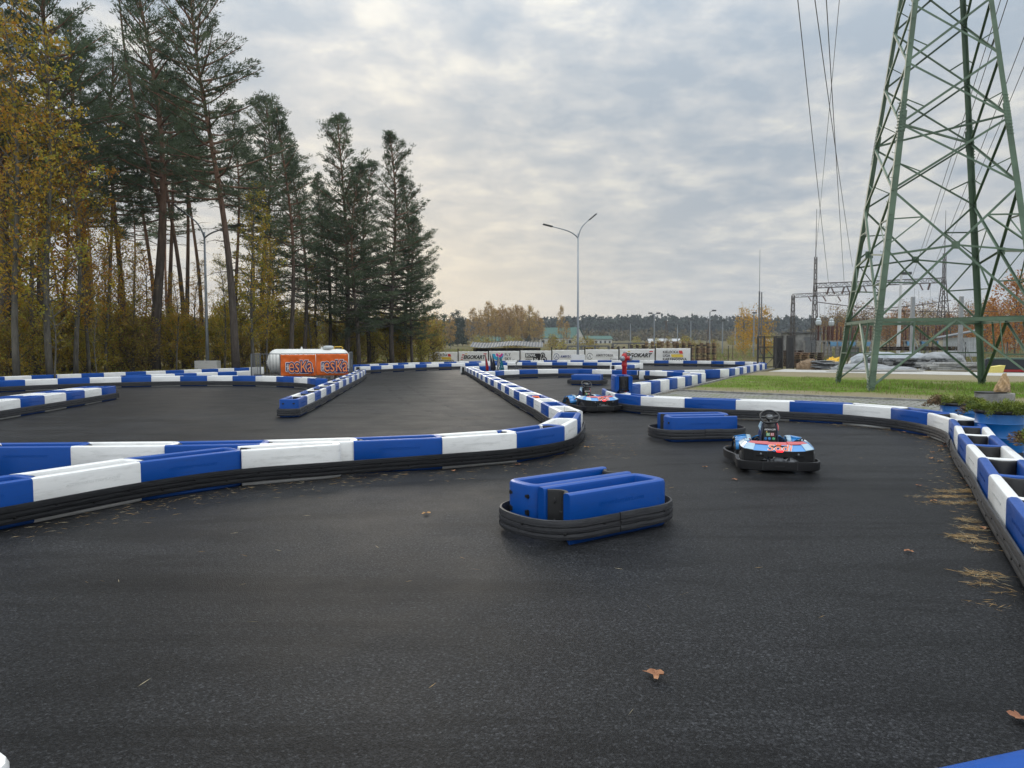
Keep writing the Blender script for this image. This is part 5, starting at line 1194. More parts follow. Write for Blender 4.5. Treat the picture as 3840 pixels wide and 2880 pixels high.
BIRCH = [leafy_proto(11, 13, .22, 2.3, .13, [M_YL, M_OL], 52, 1.0, .13, M_BBARK), leafy_proto(12, 14, .15, 2.6, .14, [M_YL, M_GL], 58, 1.05, .13, M_BBARK, mixr=.4), leafy_proto(13, 11, .25, 2.1, .10, [M_OL, M_YL], 40, .9, .14, M_DBARK)]
UNDER = [leafy_proto(21, 4.6, .05, 2.0, .06, [M_GL, M_YL], 46, 1.15, .12, M_DBARK, 4, mixr=.45), leafy_proto(22, 3.6, .03, 1.9, .05, [M_BL, M_GL], 44, 1.15, .12, M_DBARK, 5, mixr=.45), leafy_proto(23, 4.2, .05, 1.8, .05, [M_YL, M_GL], 42, 1.0, .12, M_DBARK, 4, mixr=.4), leafy_proto(24, 2.6, .03, 1.5, .04, [M_OL, M_BL], 34, 1.0, .11, M_DBARK, 4, mixr=.5)]
BARE = leafy_proto(31, 8, .3, 1.6, .07, [M_GL], 30, .25, .12, M_BBARK, 1, 40, .25)
GT = 'trees of the forest edge at left'
def PT(px, Z): d = ray(px, 1300); return d.x/d.y*Z
# (proto, base px, distance, scale, label)
key = [
 (0, 572, 42.5, 1.08, 'tallest pine, thick reddish trunk left of the left lamp, crown past the frame top', (-.045, 0)),
 (1, 884, 40.5, 1.0, 'leaning pine with a bare pinkish trunk just right of the left street lamp', (-.085, 0)),
 (2, 1090, 46, .90, 'ragged-topped pine directly above the left part of the white tank', (0, 0)),
 (2, 1140, 49, .80, 'slim pine with pale straight trunk above the middle of the tank', (0, 0)),
 (3, 1300, 52, 1.02, 'dense dark pine above the right end of the tank', (0, 0)),
 (3, 1470, 55, .99, 'rightmost tall pine of the forest, spreading to the open sky', (.0, 0)),
 (3, 1545, 57, .66, 'low broad pine at the right foot of the forest edge', (0, 0)),
 (3, 1385, 58, .92, 'dark pine set back between the two tallest right-hand pines', (0, 0)),
 (2, 1235, 53, .78, 'thin pine with sparse crown between the tank pines', (0, 0)),
 (3, 1520, 59, .86, 'broad pine low on the right shoulder of the forest', (0, 0)), (3, 1345, 50, .80, 'dense pine just left of the right-hand clump', (0, 0)),
 (4, 690, 46, .93, 'pine with forked twin trunk behind the left street lamp', (.02, 0)),
 (4, 640, 48, .95, 'slender dark pine trunk next to the tallest pine, right side', (-.02, 0)),
 (4, 700, 51, .98, 'straight dark pine trunk just left of the left lamp pole', (0, 0)),
 (1, 470, 45, .93, 'pine third from the left lamp with a thin dark trunk', (0, 0)),
 (0, 330, 41, .95, 'pine rising above the yellow birches, pointed dark crown', (0, 0)),
 (1, 160, 37, 1.02, 'big pine crown at upper left behind orange foliage', (0, 0)),
 (0, 20, 36, 1.02, 'pine at the left frame edge with dark high crown', (0, 0)),
 (4, 410, 50, .9, 'thin-crowned pine seen deep between the left trunks', (0, 0)),
 (3, 1000, 56, .88, 'pine filling the gap behind the yellow birch near the tank', (0, 0)),
]
for k, px, Z, s, lab, ln in key:
    plant('pine_tree', PINES[k], lab, 'pine tree', GT, PT(px, Z), Z, s, z=tz(PT(px, Z), Z)-.05, lean=ln)
pos_w = ['far left', 'left', 'middle', 'right']
cnt = 0
for r_, (Z0, n_) in enumerate(((48, 5), (57, 6), (67, 5))):
    for i in range(n_):
        px = -120 + (1420+60*r_)*(i+.5)/n_ + rnd.uniform(-35, 35); Z = Z0+rnd.uniform(-3, 3) + (px/1500)*4
        x = PT(px, Z); kk = rnd.choice([4, 4, 4, 1, 4, 0]) if px < 1000 else rnd.choice([4, 2])
        plant('pine_tree', PINES[kk], 'background pine in the %s depth of the forest' % ['front', 'second', 'third', 'rear'][r_], 'pine tree', 'pines in the %s line of the forest' % ['front', 'second', 'third', 'rear'][r_], x, Z, rnd.uniform(.78, 1.0)*(1 if px < 1000 else .72), z=-.05)
for k, px, Z, s, lab in [
 (0, 60, 31.5, 1.2, 'yellow-orange birch at the left frame edge'), (1, 185, 33, 1.15, 'pale-trunked yellow tree, second from the left edge'), (0, 280, 35, .98, 'golden birch left of the tallest pine'),
 (1, 60, 36.5, 1.1, 'yellow tree just behind the left edge birch'), (1, -60, 32, 1.5, 'yellow tree cut by the left frame edge'), (1, 395, 39.5, .72, 'orange-brown tree between birches and the tallest pine'), (2, 455, 44, .8, 'thin rusty-leaved tree left of the tallest pine trunk'),
 (1, 950, 42.5, .80, 'tall yellow birch right of the leaning pine'), (0, 1000, 44.5, .62, 'smaller yellow birch behind the leaning pine'), (1, 1010, 52, .82, 'yellow-green tree above the left end of the tank'), (2, 1330, 58, .55, 'small yellow-brown tree behind the dark tank pines'), (2, 1590, 63, .42, 'little brown tree at the right tip of the forest'),
 (0, 745, 45, .55, 'yellow undergrowth tree seen through the trunks by the lamp'), (2, 235, 41, 1.25, 'orange tree deep behind the left birches'), (1, 100, 40, 1.05, 'tall yellow-green tree deep at left'), (0, 10, 42, 1.1, 'golden tree deep at the left frame edge'), (2, 600, 46, .62, 'orange shrub tree behind the tallest pine trunk')]:
    plant('birch_tree', BIRCH[k], lab, 'birch tree', GT, PT(px, Z), Z, s, z=-.05)
for k, px, Z, s, lab in [(0, 330, 37.5, .78, 'yellow tree before the dark trunks, left of the tallest pine'), (1, 500, 41, .50, 'low yellow-green tree at the foot of the tallest pine'), (0, 660, 42, .46, 'low yellow tree left of the left lamp pole'), (2, 540, 47, .75, 'orange-leaved tree glowing behind the tallest pine trunk'), (1, 840, 44, .52, 'yellow-green tree between the lamp pole and the leaning pine'), (1, 1170, 50, .55, 'green-yellow tree low behind the middle of the tank'), (2, 420, 43, .7, 'rusty-orange tree deep left of the tallest pine'), (0, 130, 36, 1.05, 'yellow tree deep between the left edge birches')]:
    plant('birch_tree', BIRCH[k], lab, 'birch tree', GT, PT(px, Z), Z, s, z=-.05)
plant('young_tree', BARE, 'thin nearly bare pale sapling in front of the left birches', 'sapling', GT, PT(200, 31), 31, .6)
plant('young_tree', BARE, 'thin pale sapling bending above the left barrier rows', 'sapling', GT, PT(360, 33.5), 33.5, .42)
def edgeZ(px): return 30.5 + max(0, px+60)*.0165 if px < 1000 else 48 + (px-1000)*.018
nm = 0
for r_ in range(3):
    n_ = 20
    for i in range(n_):
        px = -110 + 1760*(i+.5)/n_ + rnd.uniform(-30, 30); Z = edgeZ(px) + 1.5 + r_*5.0 + rnd.uniform(-1, 1)
        if 700 < px < 1420 and Z < 43: Z = 43+rnd.uniform(0, 2)
        k = rnd.choice([0, 1, 2, 3, 0, 2]) if px < 1050 else rnd.choice([1, 0, 1])
        plant('bush', UNDER[k], 'leafy bush in the %s line of undergrowth below the pines' % ['front', 'second', 'third', 'rear'][r_], 'bush', 'bushes in the %s line of undergrowth' % ['front', 'second', 'third', 'rear'][r_], PT(px, Z), Z, rnd.uniform(.62, .95) if r_ == 0 else rnd.uniform(.9, 1.3), z=-.05)
# forest floor litter and low growth along the forest edge
n = 60000; rg = np.random.default_rng(9); pxs = rg.uniform(-150, 1700, n); Zs = np.array([edgeZ(p) for p in pxs]) + rg.exponential(4, n) - .6
X = (pxs-1920)/FPX*Zs; me = cloud_mesh('forest_litter', np.c_[X, Zs, np.zeros(n)], rg.uniform(.1, .38, n), [M_GL, M_BL, M_DRY], .3, dirs=np.tile([0, 0, .8], (n, 1)), jit=.7, tri=True, mi=rg.integers(0, 3, n))
stuff(link('forest_litter', me), 'brown and green ground growth under the forest edge', 'undergrowth')

# ------------------------------------------------------------------ far groves, forest line, houses
def far_proto(seed, h, R, mats, n, size, cb=.15, cone=False, bark=M_DBARK):
    rg = np.random.default_rng(seed); mb = MB(); mb.tube([(0, 0, 0), (.1, 0, h*.6), (0, 0, h*.97)], [h*.012, h*.008, h*.002], 5)
    for i in range(16): a = rg.uniform(0, 6.3); z = h*rg.uniform(cb, .85); ln = R*rg.uniform(.5, 1.1); mb.tube([(0, 0, z), (math.cos(a)*ln, math.sin(a)*ln, z+ln*.9)], [h*.004, h*.001], 3, cap=False)
    tr = mb.mesh('trunk', bark); k = 60; zc = h*(cb+(1-cb)*rg.random(k)**(1.4 if cone else 1)); f = (zc/h-cb)/(1-cb); rr = R*((1-f)**.8+.05 if cone else np.sin(PI*np.clip(.15+.8*f, 0, 1))**.7)*rg.random(k)**.4; a = rg.uniform(0, 6.3, k)
    C = np.c_[rr*np.cos(a), rr*np.sin(a), zc]; idx = np.repeat(np.arange(k), n//k); P_ = C[idx]+rg.normal(0, R*.16, (len(idx), 3))
    return tr, cloud_mesh('crown', P_, rg.uniform(.6, 1.3, len(idx))*size, mats, .6, seed=seed, mi=rg.integers(0, len(mats), len(idx)))
FB = [far_proto(40+i, 12, 2.0, [mat('far_yellow', (.50, .33, .08), .9, trans=.35, col2=(.34, .23, .07), vscale=.4, random_obj=.3), mat('far_ochre', (.34, .22, .09), .9, trans=.3)], 1500, .36, .25, bark=M_BBARK) for i in range(3)]
FO = [far_proto(50+i, 8, 3.0, [M_OL, mat('far_orange', (.32, .12, .03), .9, trans=.25)], 2600, .30, .12) for i in range(2)]
FY = [far_proto(53+i, 8, 3.0, [mat('maple_yellow', (.50, .27, .03), .8, trans=.4), M_YL], 2200, .28, .12) for i in range(2)]
FR = [far_proto(55+i, 9, 2.6, [mat('far_rust', (.14, .075, .045), .9), M_BL], 1300, .24, .2) for i in range(2)]
FP = [far_proto(60, 12, 2.4, [mat('far_pine', (.03, .048, .028), .9, random_obj=.2)], 2200, .42, .1, True)]
FS = [far_proto(65, 3, 1.7, [M_BL, M_GL, M_DRY], 900, .24, .02)]
def farplant(name, pr, label, cat, group, px, Z, s, sxy=None):
    x = PT(px, Z); t = thing(name, label, cat, (x, Z, tz(x, Z)-.1), rnd.uniform(0, 6), group); t.scale = (sxy or s, sxy or s, s); link('trunk', pr[0], t); link('crown', pr[1], t)
for i, (px, Z, s) in enumerate([(1752, 240, .72), (1775, 235, 1.0), (1798, 232, .96), (1815, 245, .9), (1832, 230, 1.15), (1845, 238, 1.08), (1858, 228, .95), (1872, 240, 1.0), (1884, 232, 1.1), (1897, 236, .98), (1912, 230, 1.0), (1928, 235, 1.1), (1943, 228, 1.02), (1957, 240, 1.05), (1972, 236, .96), (1986, 232, 1.04), (2002, 238, .9), (2018, 240, .95), (2032, 244, .72), (1890, 222, .7), (1940, 220, .62)]):
    farplant('far_birch', FB[i % 3], 'pale yellow birch in the distant grove left of the middle lamp', 'birch tree', 'birches in the distant grove', px, Z, s*1.02, s*.85)
farplant('far_birch', FB[0], 'lone slim yellow birch right of the distant grove', 'birch tree', None, 2104, 250, 1.12, .7)
farplant('far_birch', FB[1], 'small orange birch beside the green-roofed building', 'birch tree', None, 2126, 260, .7, .6)
for px, Z, s in ((1625, 200, .72), (1650, 215, .62), (1668, 205, .78), (1700, 240, .9), (1717, 235, .95), (1735, 240, .8), (1980, 236, .48), (1612, 150, .5)):
    farplant('far_conifer', FP[0], 'dark conifer at the distant field edge right of the forest', 'conifer', 'distant dark conifers beside the grove', px, Z, s)
for px, Z, s in ((1640, 170, .75), (1606, 120, .6), (1690, 180, .7)):
    farplant('far_birch', FB[2], 'yellowish birch between the forest tip and the distant grove', 'birch tree', 'yellowish birches by the forest tip', px, Z, s)
for i in range(46):
    px = 1600+rnd.random()*1500; Z = rnd.choice([150, 190, 230, 280])+rnd.uniform(-20, 20)
    farplant('far_bush', FS[0], 'brown bush scattered on the distant field', 'bush', 'bushes scattered over the distant field', px, Z, rnd.uniform(.5, 1.2))
farplant('maple_tree', FY[0], 'yellow maple left of the steel gate, first of two', 'maple tree', None, 2787, 110, .86, .55)
farplant('maple_tree', FY[1], 'orange-yellow maple just left of the steel gate', 'maple tree', None, 2850, 105, .88, .75)
farplant('maple_tree', FO[0], 'large orange maple at the right frame edge behind the pylon', 'maple tree', None, 3805, 92, 1.22, 1.1)
farplant('maple_tree', FO[1], 'orange maple behind the right pylon leg', 'maple tree', None, 3700, 120, 1.05, 1.0)
for i in range(30):
    px = 3060+800*(i+.5)/30+rnd.uniform(-12, 12); farplant('far_tree', (FR+FR+[FO[1]]+FR)[i % 7], 'rusty autumn tree in the line behind the substation', 'tree', 'autumn trees behind the substation', px, rnd.uniform(125, 165), rnd.uniform(.75, 1.15)*(.8+.35*i/30))
# distant forest belt
def spire_mass(name, xs_, Zf, hts, m, n=2600, seed=5, depth=60, q=26, sz=2.6):
    rg = np.random.default_rng(seed); X0 = rg.uniform(xs_[0], xs_[1], n); Z_ = Zf + rg.uniform(0, depth, n); h = rg.uniform(*hts, n)*(1+.12*np.sin(X0*.012)); idx = np.repeat(np.arange(n), q); f = rg.random(len(idx)); r = (1-f)**.7*2.6; a = rg.uniform(0, 6.3, len(idx))
    z0 = np.array([tz(x, z) for x, z in zip(X0, Z_)]); P_ = np.c_[X0[idx]+r*np.cos(a), Z_[idx]+r*np.sin(a), z0[idx]+h[idx]*f*(1+0*f)]
    return cloud_mesh(name, P_, rg.uniform(.7, 1.3, len(idx))*sz, m, .75, dirs=np.tile([0, 0, .6], (len(idx), 1)), jit=.8, seed=seed)
me = spire_mass('distant_forest', (-420, 560), 560, (10, 17), mat('distant_forest_green', (.034, .052, .036), .95, var=.3, vscale=.02), 5200); stuff(link('distant_forest', me), 'dark pine forest closing the horizon across the field', 'distant forest')
me = spire_mass('distant_scrub', (-300, 420), 430, (3, 7), mat('distant_scrub_brown', (.14, .10, .045), .95, col2=(.07, .07, .03), vscale=.06), 1500, 6, 90, 16, 1.6); stuff(link('distant_scrub', me), 'brown scrub in front of the horizon forest', 'scrub')
mb = MB(); 
def ridge(name, pts, Y0, m):   # solid mass of tree crowns behind the front trees of the belt
    bm = MB(); bm.prism([(x, Y0) for x in (pts[0][0], pts[-1][0])] + [(pts[-1][0], Y0+40), (pts[0][0], Y0+40)], 0, 1); return bm
M_GRF = mat('green_roof', (.02, .085, .062), .6); M_WALLW = mat('white_wall', (.62, .62, .60), .8, var=.15, vscale=.3); M_WIN = mat('window_dark', (.03, .035, .04), .3)
def house(label, px, Z, wd, dp, hw, hr, roof, rz=0, wall=M_WALLW, wins=6, name='farm_building'):
    x = PT(px, Z); t = thing(name, label, 'building', (x, Z, tz(x, Z)-1.6), rz)
    mb = MB(); mb.box((0, 0, hw/2), (wd, dp, hw)); mb.add([(-wd/2, -dp/2, hw), (-wd/2, dp/2, hw), (-wd/2, 0, hw+hr), (wd/2, -dp/2, hw), (wd/2, dp/2, hw), (wd/2, 0, hw+hr)], [(0, 1, 2), (3, 5, 4)]); build('wall', mb, wall, t)
    mb = MB(); e = .5
    for s_ in (-1, 1): mb.add([(-wd/2-e, s_*(dp/2+e), hw-.15), (wd/2+e, s_*(dp/2+e), hw-.15), (wd/2+e, 0, hw+hr+.15), (-wd/2-e, 0, hw+hr+.15)], [(0, 1, 2, 3)])
    r_ = link('roof', mb.mesh('roof', roof), t); sm = r_.modifiers.new('th', 'SOLIDIFY'); sm.thickness = .15
    for i in range(wins):
        mb = MB(); xx = -wd/2+wd*(i+.5)/wins; mb.box((xx, -dp/2-.02, hw*.55), (wd/wins*.4, .06, hw*.35)); build('window', mb, M_WIN, t)
    return t
house('green-roofed building left of the middle lamp, gable end white', 2108, 330, 16, 14, 4.0, 4.5, M_GRF, R_(-25), wins=5)
house('long low white building with green roof right of the middle lamp', 2212, 340, 19, 9, 3.6, 1.2, M_GRF, R_(4), wins=9)
house('small building with green roof half hidden by the distant birches', 1850, 300, 14, 9, 3, 2.4, M_GRF, 0, wins=3)
house('white tent hall on the distant field, centre right', 2490, 330, 14, 9, 1.4, 2.0, mat('tent_white', (.42, .43, .44), .6), 0, wins=1)
house('flat pale shed far right of the white tent hall', 2560, 340, 12, 6, 1.0, .5, mat('tent_white', (1, 1, 1)), 0, wins=1)
house('low white depot building behind the gate, far away', 2945, 300, 16, 10, 2.6, .6, mat('roof_pale', (.35, .37, .40), .6), 0, wins=4)
# sheet-metal shed with sagging corrugated roof
p0 = at(1782, 1310, 79); p1 = at(2030, 1310, 76); w_ = p1.x-p0.x
t = thing('open_shed', 'low dark shed with pale corrugated sheet roof behind the banners', 'shed', ((p0.x+p1.x)/2, 79, -.1), R_(-3))
mb = MB(); mb.smooth = False; nx = 96
for sd in (0, 1):
    vs = []; fs = []
    for i in range(nx+1):
        u = i/nx; x = -w_/2-.3+(w_+.6)*u; sag = -.08*math.sin(u*PI*2.2)-.05*math.sin(u*9); c = .035*math.sin(i*PI/1.0*.5)
        vs += [(x, -2.6 if sd == 0 else 2.6, 1.58+sag+c), (x+.02, 0, 2.08+sag*.7+c)]
    fs = [(2*i, 2*i+2, 2*i+3, 2*i+1) for i in range(nx)]; mb.add(vs, fs)
r_ = link('roof', mb.mesh('roof', mat('corrugated', (.12, .125, .13), .6, metal=0, var=.35, vscale=1.2)), t); sm = r_.modifiers.new('th', 'SOLIDIFY'); sm.thickness = .02
mb = MB(); mb.box((0, 2.2, .7), (w_, .1, 1.4)); mb.box((-w_/2+.05, 0, .7), (.1, 4.2, 1.4)); build('back_wall', mb, mat('shed_dark', (.02, .02, .022), .9), t)
mb = MB()
for i in range(5): mb.box((-w_/2+.2+(w_-.4)*i/4, -2.2, .7), (.14, .14, 1.4))
build('post', mb, M_WOODD, t)
# ------------------------------------------------------------------ pallets
def pallet_mesh(m):
    mb = MB()
    for i in range(5): mb.box((0, -.35+.175*i, .133), (1.2, .11, .02))
    for x_ in (-.53, 0, .53):
        mb.box((x_, 0, .112), (.12, .8, .018)); 
        for y_ in (-.35, 0, .35): mb.box((x_, y_, .062), (.13, .1, .078))
        
    for y_ in (-.35, 0, .35): mb.box((0, y_, .011), (1.2, .1, .02))
    return fixn(mb.mesh('wood_pallet', m))
PM = [pallet_mesh(M_WOOD), pallet_mesh(M_WOODD)]
def stack(px, Z, n, desc, z0=0.0, k=0, rz=0):
    x = PT(px, Z)
    for i in range(n):
        o = link('wood_pallet', PM[k if rnd.random() > .12 else 1-k], None, (x+rnd.uniform(-.04, .04), Z+rnd.uniform(-.05, .05), z0+i*.146), rz+rnd.uniform(-.04, .04)+(PI if rnd.random() < .5 else 0))
        tag(o, 'wooden pallet, %s from the ground in the stack %s' % (ORD[i+1], desc), 'pallet', 'stacked wooden pallets behind the banners')
st = [(2618, 61.0, 11, 'right of the last white banner, nearest'), (2563, 62.5, 13, 'behind the rightmost banner, right side'), (2505, 63.0, 13, 'behind the rightmost banner, middle'), (2448, 63.5, 13, 'behind the rightmost banner, left side'), (2390, 64.0, 11, 'behind the hydrant banner, right side'), (2318, 65, 10, 'behind the hydrant banner, left side'), (2655, 63.5, 12, 'at the right end of all stacks')]
for px, Z, n_, ds in st: stack(px, Z, n_, ds, k=0 if px > 2420 else 1)
for j, (px, n_) in enumerate(((2060, 8), (2105, 9), (2150, 8), (2200, 9), (2250, 8), (1975, 7), (1935, 6))): stack(px, 71+j % 3, n_, ['just left of the middle lamp', 'just right of the middle lamp', 'second right of the middle lamp', 'third right of the middle lamp', 'fourth right of the middle lamp', 'in front of the shed, right part', 'in front of the shed, middle part'][j], k=j % 2)
# grey metal racks lying over the pallets
def rack(label, px0, px1, Z, z0, h):
    x0, x1 = PT(px0, Z), PT(px1, Z); t = thing('metal_rack', label, 'metal rack', ((x0+x1)/2, Z, 0), 0, 'grey metal racks among the pallets'); w_ = x1-x0; n_ = max(2, int(w_/1.2)); mb = MB()
    mb.bar((-w_/2, 0, z0+h), (w_/2, 0, z0+h), .12); mb.bar((-w_/2, .9, z0+h), (w_/2, .9, z0+h), .12); build('rail', mb, M_GREY, t)
    for i in range(n_+1):
        x = -w_/2+w_*i/n_; mb = MB(); mb.bar((x, 0, 0), (x, 0, z0+h-.06), .10); mb.bar((x, .9, 0), (x, .9, z0+h-.06), .10); mb.bar((x, .06, z0+h-.02), (x, .84, z0+h-.02), .08); mb.bar((x+.05, 0, z0+h-.35), (x+.4, 0, z0+h-.06), .06); build('upright', mb, M_GREY, t)
rack('long grey metal rack right of the middle lamp, above the banners', 2130, 2285, 68, .75, .75)
rack('taller grey metal rack behind the hydrant banner', 2300, 2425, 66.5, .95, .80)
# ------------------------------------------------------------------ mesh fences, posts, far lamps
def mesh_fence(label, a, b, h=1.5, sp=2.5, m=None):
    a = Vector(a); b = Vector(b); ln = (b-a).length; t = thing('mesh_fence', label, 'fence', (a.x, a.y, 0), math.atan2(b.y-a.y, b.x-a.x)); m = m or mat('fence_anthracite', (.035, .038, .042), .5)
    n_ = int(ln/sp)
    for i in range(n_+1): mb = MB(); mb.box((i*sp, 0, h/2), (.06, .04, h)); build('post', mb, m, t)
    mb = MB(); x = .1
    while x < n_*sp: mb.bar((x, 0, .05), (x, 0, h-.05), .006); x += .1
    z = .1
    while z < h: mb.bar((0, .006, z), (n_*sp, .006, z), .007); z += .28
    build('wire', mb, m, t)
mesh_fence('dark wire mesh fence right of the banner line', (14.8, 58.4), (19.5, 57.0)); mesh_fence('dark wire mesh fence behind the yard of building materials', (22.5, 54.5), (47, 45.5), 1.7)
for i, (px, yt, yb, Z, kind, lab) in enumerate([(2453, 1180, 1370, 72, 2, 'grey post with twin floodlights above the pallets'), (2661, 1171, 1290, 120, 1, 'curved lamp post behind the pallets'), (2709, 1209, 1300, 118, 0, 'short square-headed lamp post on the field'), (2826, 1180, 1310, 95, 0, 'lamp post left of the steel gate'), (2364, 1215, 1262, 300, 0, 'tiny distant lamp post right of the middle lamp'), (2590, 1205, 1262, 280, 0, 'tiny distant lamp post on the field'), (2540, 1220, 1265, 300, 0, 'distant lamp post left of the tent hall'), (2756, 1218, 1280, 240, 0, 'distant lamp post right of the square-headed lamp')]):
    x = PT(px, Z); zt = EYE+(1293-yt)*Z/FPX; t = thing('lamp_post', lab, 'lamp post', (x, Z, tz(x, Z)-.1), 0, 'lamp posts on the field'); zt -= tz(x, Z)-.1
    mb = MB(); mb.tube([(0, 0, 0), (0, 0, zt)], [.05+Z*.0006, .03+Z*.0005], 8); build('pole', mb, M_LAMP, t); k = Z*.004
    for s_ in ((-1, 1) if kind == 2 else (1,)):
        mb = MB(); mb.bar((0, 0, zt), (s_*k*1.3*(1 if kind else .1), 0, zt+k*.4), .05+k*.1); build('arm', mb, M_LAMP, t)
        mb = MB(); mb.box((s_*k*1.4*(1 if kind else .1), 0, zt+k*.45), (k*1.3, k*.8, k*.5)); build('lamp_head', mb, mat('lamp_head_dark', (1, 1, 1)), t)
for px, Z in ((2105, 330), (2120, 320), (2498, 290), (2660, 260)):
    x = PT(px, Z); t = thing('utility_pole', 'distant wooden A-frame utility pole on the field', 'utility pole', (x, Z, tz(x, Z)-.2), 0, 'distant utility poles'); mb = MB(); mb.tube([(-1, 0, 0), (0, 0, 9.5)], .16, 5); mb.tube([(1, 0, 0), (0, 0, 9.4)], .16, 5); build('pole', mb, M_WOODD, t); mb = MB(); mb.bar((-1.2, 0, 9), (1.2, 0, 9), .18); build('crossarm', mb, M_WOODD, t)
# tall twin lightning mast
Z = 88; x = PT(2845, Z); t = thing('lightning_mast', 'very thin tall twin mast left of the steel gate', 'mast', (x, Z, 0)); mb = MB(); mb.tube([(0, 0, 0), (0, 0, 8)], .09, 6); mb.tube([(0, 0, 8), (0, 0, 13)], [.035, .02], 5); mb.tube([(.28, 0, 0), (.28, 0, 7.9)], .07, 6); build('pole', mb, M_GREY, t)
# ------------------------------------------------------------------ steel gate at the lawn's far end
def frame_leaf(label, px, Z, rz, w_=1.0, h=2.15):
    x = PT(px, Z); t = thing('steel_gate', label, 'gate', (x, Z, 0), rz, 'open dark steel gate leaves'); mb = MB(); m = mat('gate_steel', (.055, .052, .050), .6, metal=.3, var=.3)
    for xx in (0, w_): mb.bar((xx, 0, .03), (xx, 0, h), .09)
    for zz in (.08, .72, 1.42, h-.05): mb.bar((.05, 0, zz), (w_-.05, 0, zz), .06)
    build('frame', mb, m, t); mb = MB(); mb.bar((.05, .005, .1), (w_-.05, .005, .7), .03); mb.bar((.05, .005, 1.42), (w_-.05, .005, .75), .03)
    build('brace', mb, m, t); return t
for px, Z, rz, lab, w_ in ((2842, 48.0, .15, 'dark steel gate leaf, leftmost at the end of the lawn row', .45), (2866, 49.0, .3, 'thin-barred gate leaf second from left', .8), (2910, 46.8, .05, 'closed-looking gate leaf in the middle of the gate group', .42), (2952, 46.6, .05, 'rightmost dark steel gate leaf beside the pallets', .42)): frame_leaf(lab, px, Z, rz, w_)
t = thing('gate_sheet', 'dark sheet infill standing in the gate group, leaning on the middle leaf', 'gate panel', (PT(2912, 47.1), 47.1, 0), .05); mb = MB(); mb.box((.2, .05, 1.05), (.36, .03, 2.0)); build('sheet', mb, mat('sheet_dark', (.03, .03, .032), .6), t)
t = thing('gate_sheet', 'dark sheet infill standing behind the rightmost gate leaf', 'gate panel', (PT(2955, 47), 47.0, 0), .05); mb = MB(); mb.box((.2, .05, 1.05), (.36, .03, 2.0)); build('sheet', mb, mat('sheet_dark', (.03, .03, .032), .6), t)

# ------------------------------------------------------------------ yard of building materials
def pile(name, label, cat, px, Z, n, sz, m, spread=.6, hmax=.6, seed=0, group=None):
    rg = random.Random(seed); x0 = PT(px, Z); t = thing(name, label, cat, (x0, Z, 0), 0, group); mb = MB(); z = .04; per = max(1, int(n/ max(1, hmax/sz[2])))
    k = 0
    while k < n and z < hmax:
        for j in range(per):
            mb.box((rg.uniform(-spread, spread), rg.uniform(-.4, .4), z+sz[2]/2), (sz[0]*rg.uniform(.7, 1.1), sz[1]*rg.uniform(.8, 1.1), sz[2]*rg.uniform(.7, .95)), rg.uniform(-.12, .12)); k += 1
        z += sz[2]
    build('pieces', mb, m, t); return t
def lumpy(name, label, cat, px, Z, sx_, sy_, sz_, m, seed=0, rough=.25):
    rg = np.random.default_rng(seed); ph = rg.uniform(0, 6, 6); bm = bmesh.new(); bmesh.ops.create_icosphere(bm, subdivisions=4, radius=1)
    for v in bm.verts:
        c = v.co.copy(); k = 1+rough*(math.sin(c.x*5+ph[0])*math.sin(c.y*4+ph[1])*.6+.5*math.sin(c.x*11+c.z*9+ph[2])*math.sin(c.y*9+ph[3])+.35*math.sin(c.x*19-c.z*13+ph[4])*math.sin(c.y*17+c.z*11))
        v.co = Vector((c.x*k*sx_, c.y*k*sy_, max(-.02, (abs(c.z)**.7*(1 if c.z > 0 else -.05))*k*sz_)))
    me = bpy.data.meshes.new(name); bm.to_mesh(me); bm.free(); me.materials.append(m); o = link(name, fixn(me), None, (PT(px, Z), Z, .02)); return tag(o, label, cat)
M_TARPW = mat('tarp_white', (.30, .31, .32), .5, var=.25, vscale=3, bump=.9, bscale=6); M_TARPD = mat('tarp_dark', (.05, .055, .065), .4, bump=.9, bscale=6); M_STONE = mat('stone_grey', (.30, .31, .32), .85, var=.5, vscale=2)
stack(2995, 50.5, 7, 'right beside the steel gate', k=0); stack(3050, 51.5, 7, 'second right of the steel gate, dark', k=1); stack(2975, 52.5, 8, 'behind the steel gate', k=1)
lumpy('tarpaulin', 'brown tent-like cardboard sheet at the left of the yard', 'cover', 3035, 45.5, .75, .5, .62, mat('cardboard', (.22, .15, .09), .85), 3, .15)
lumpy('tarpaulin', 'bright yellow tarpaulin bundle left of the pylon', 'cover', 3128, 49, .65, .4, .62, mat('tarp_yellow', (.75, .45, .02), .5), 4)
pile('slab_stack', 'flat grey stone slabs stacked left of the far pylon leg', 'slabs', 3085, 45.2, 26, (1.1, .6, .05), M_STONE, .35, .55, 1); pile('slab_stack', 'pale slabs stacked against the far pylon leg', 'slabs', 3128, 45, 22, (.7, .5, .06), mat('stone_pale', (.45, .45, .44), .85, var=.3), .3, .52, 2)
lumpy('tarpaulin', 'long white crumpled tarpaulin between the pylon legs', 'cover', 3235, 44.5, 1.9, .7, .4, M_TARPW, 7, .07); lumpy('tarpaulin', 'white sheet spread flat right of the near pylon leg', 'cover', 3330, 43, 1.8, .6, .26, M_TARPW, 8, .05)
pile('plank_stack', 'long pale boards lying low along the path', 'boards', 3300, 41.5, 8, (5, .2, .04), mat('board_pale', (.5, .48, .44), .8), .3, .12, 5)
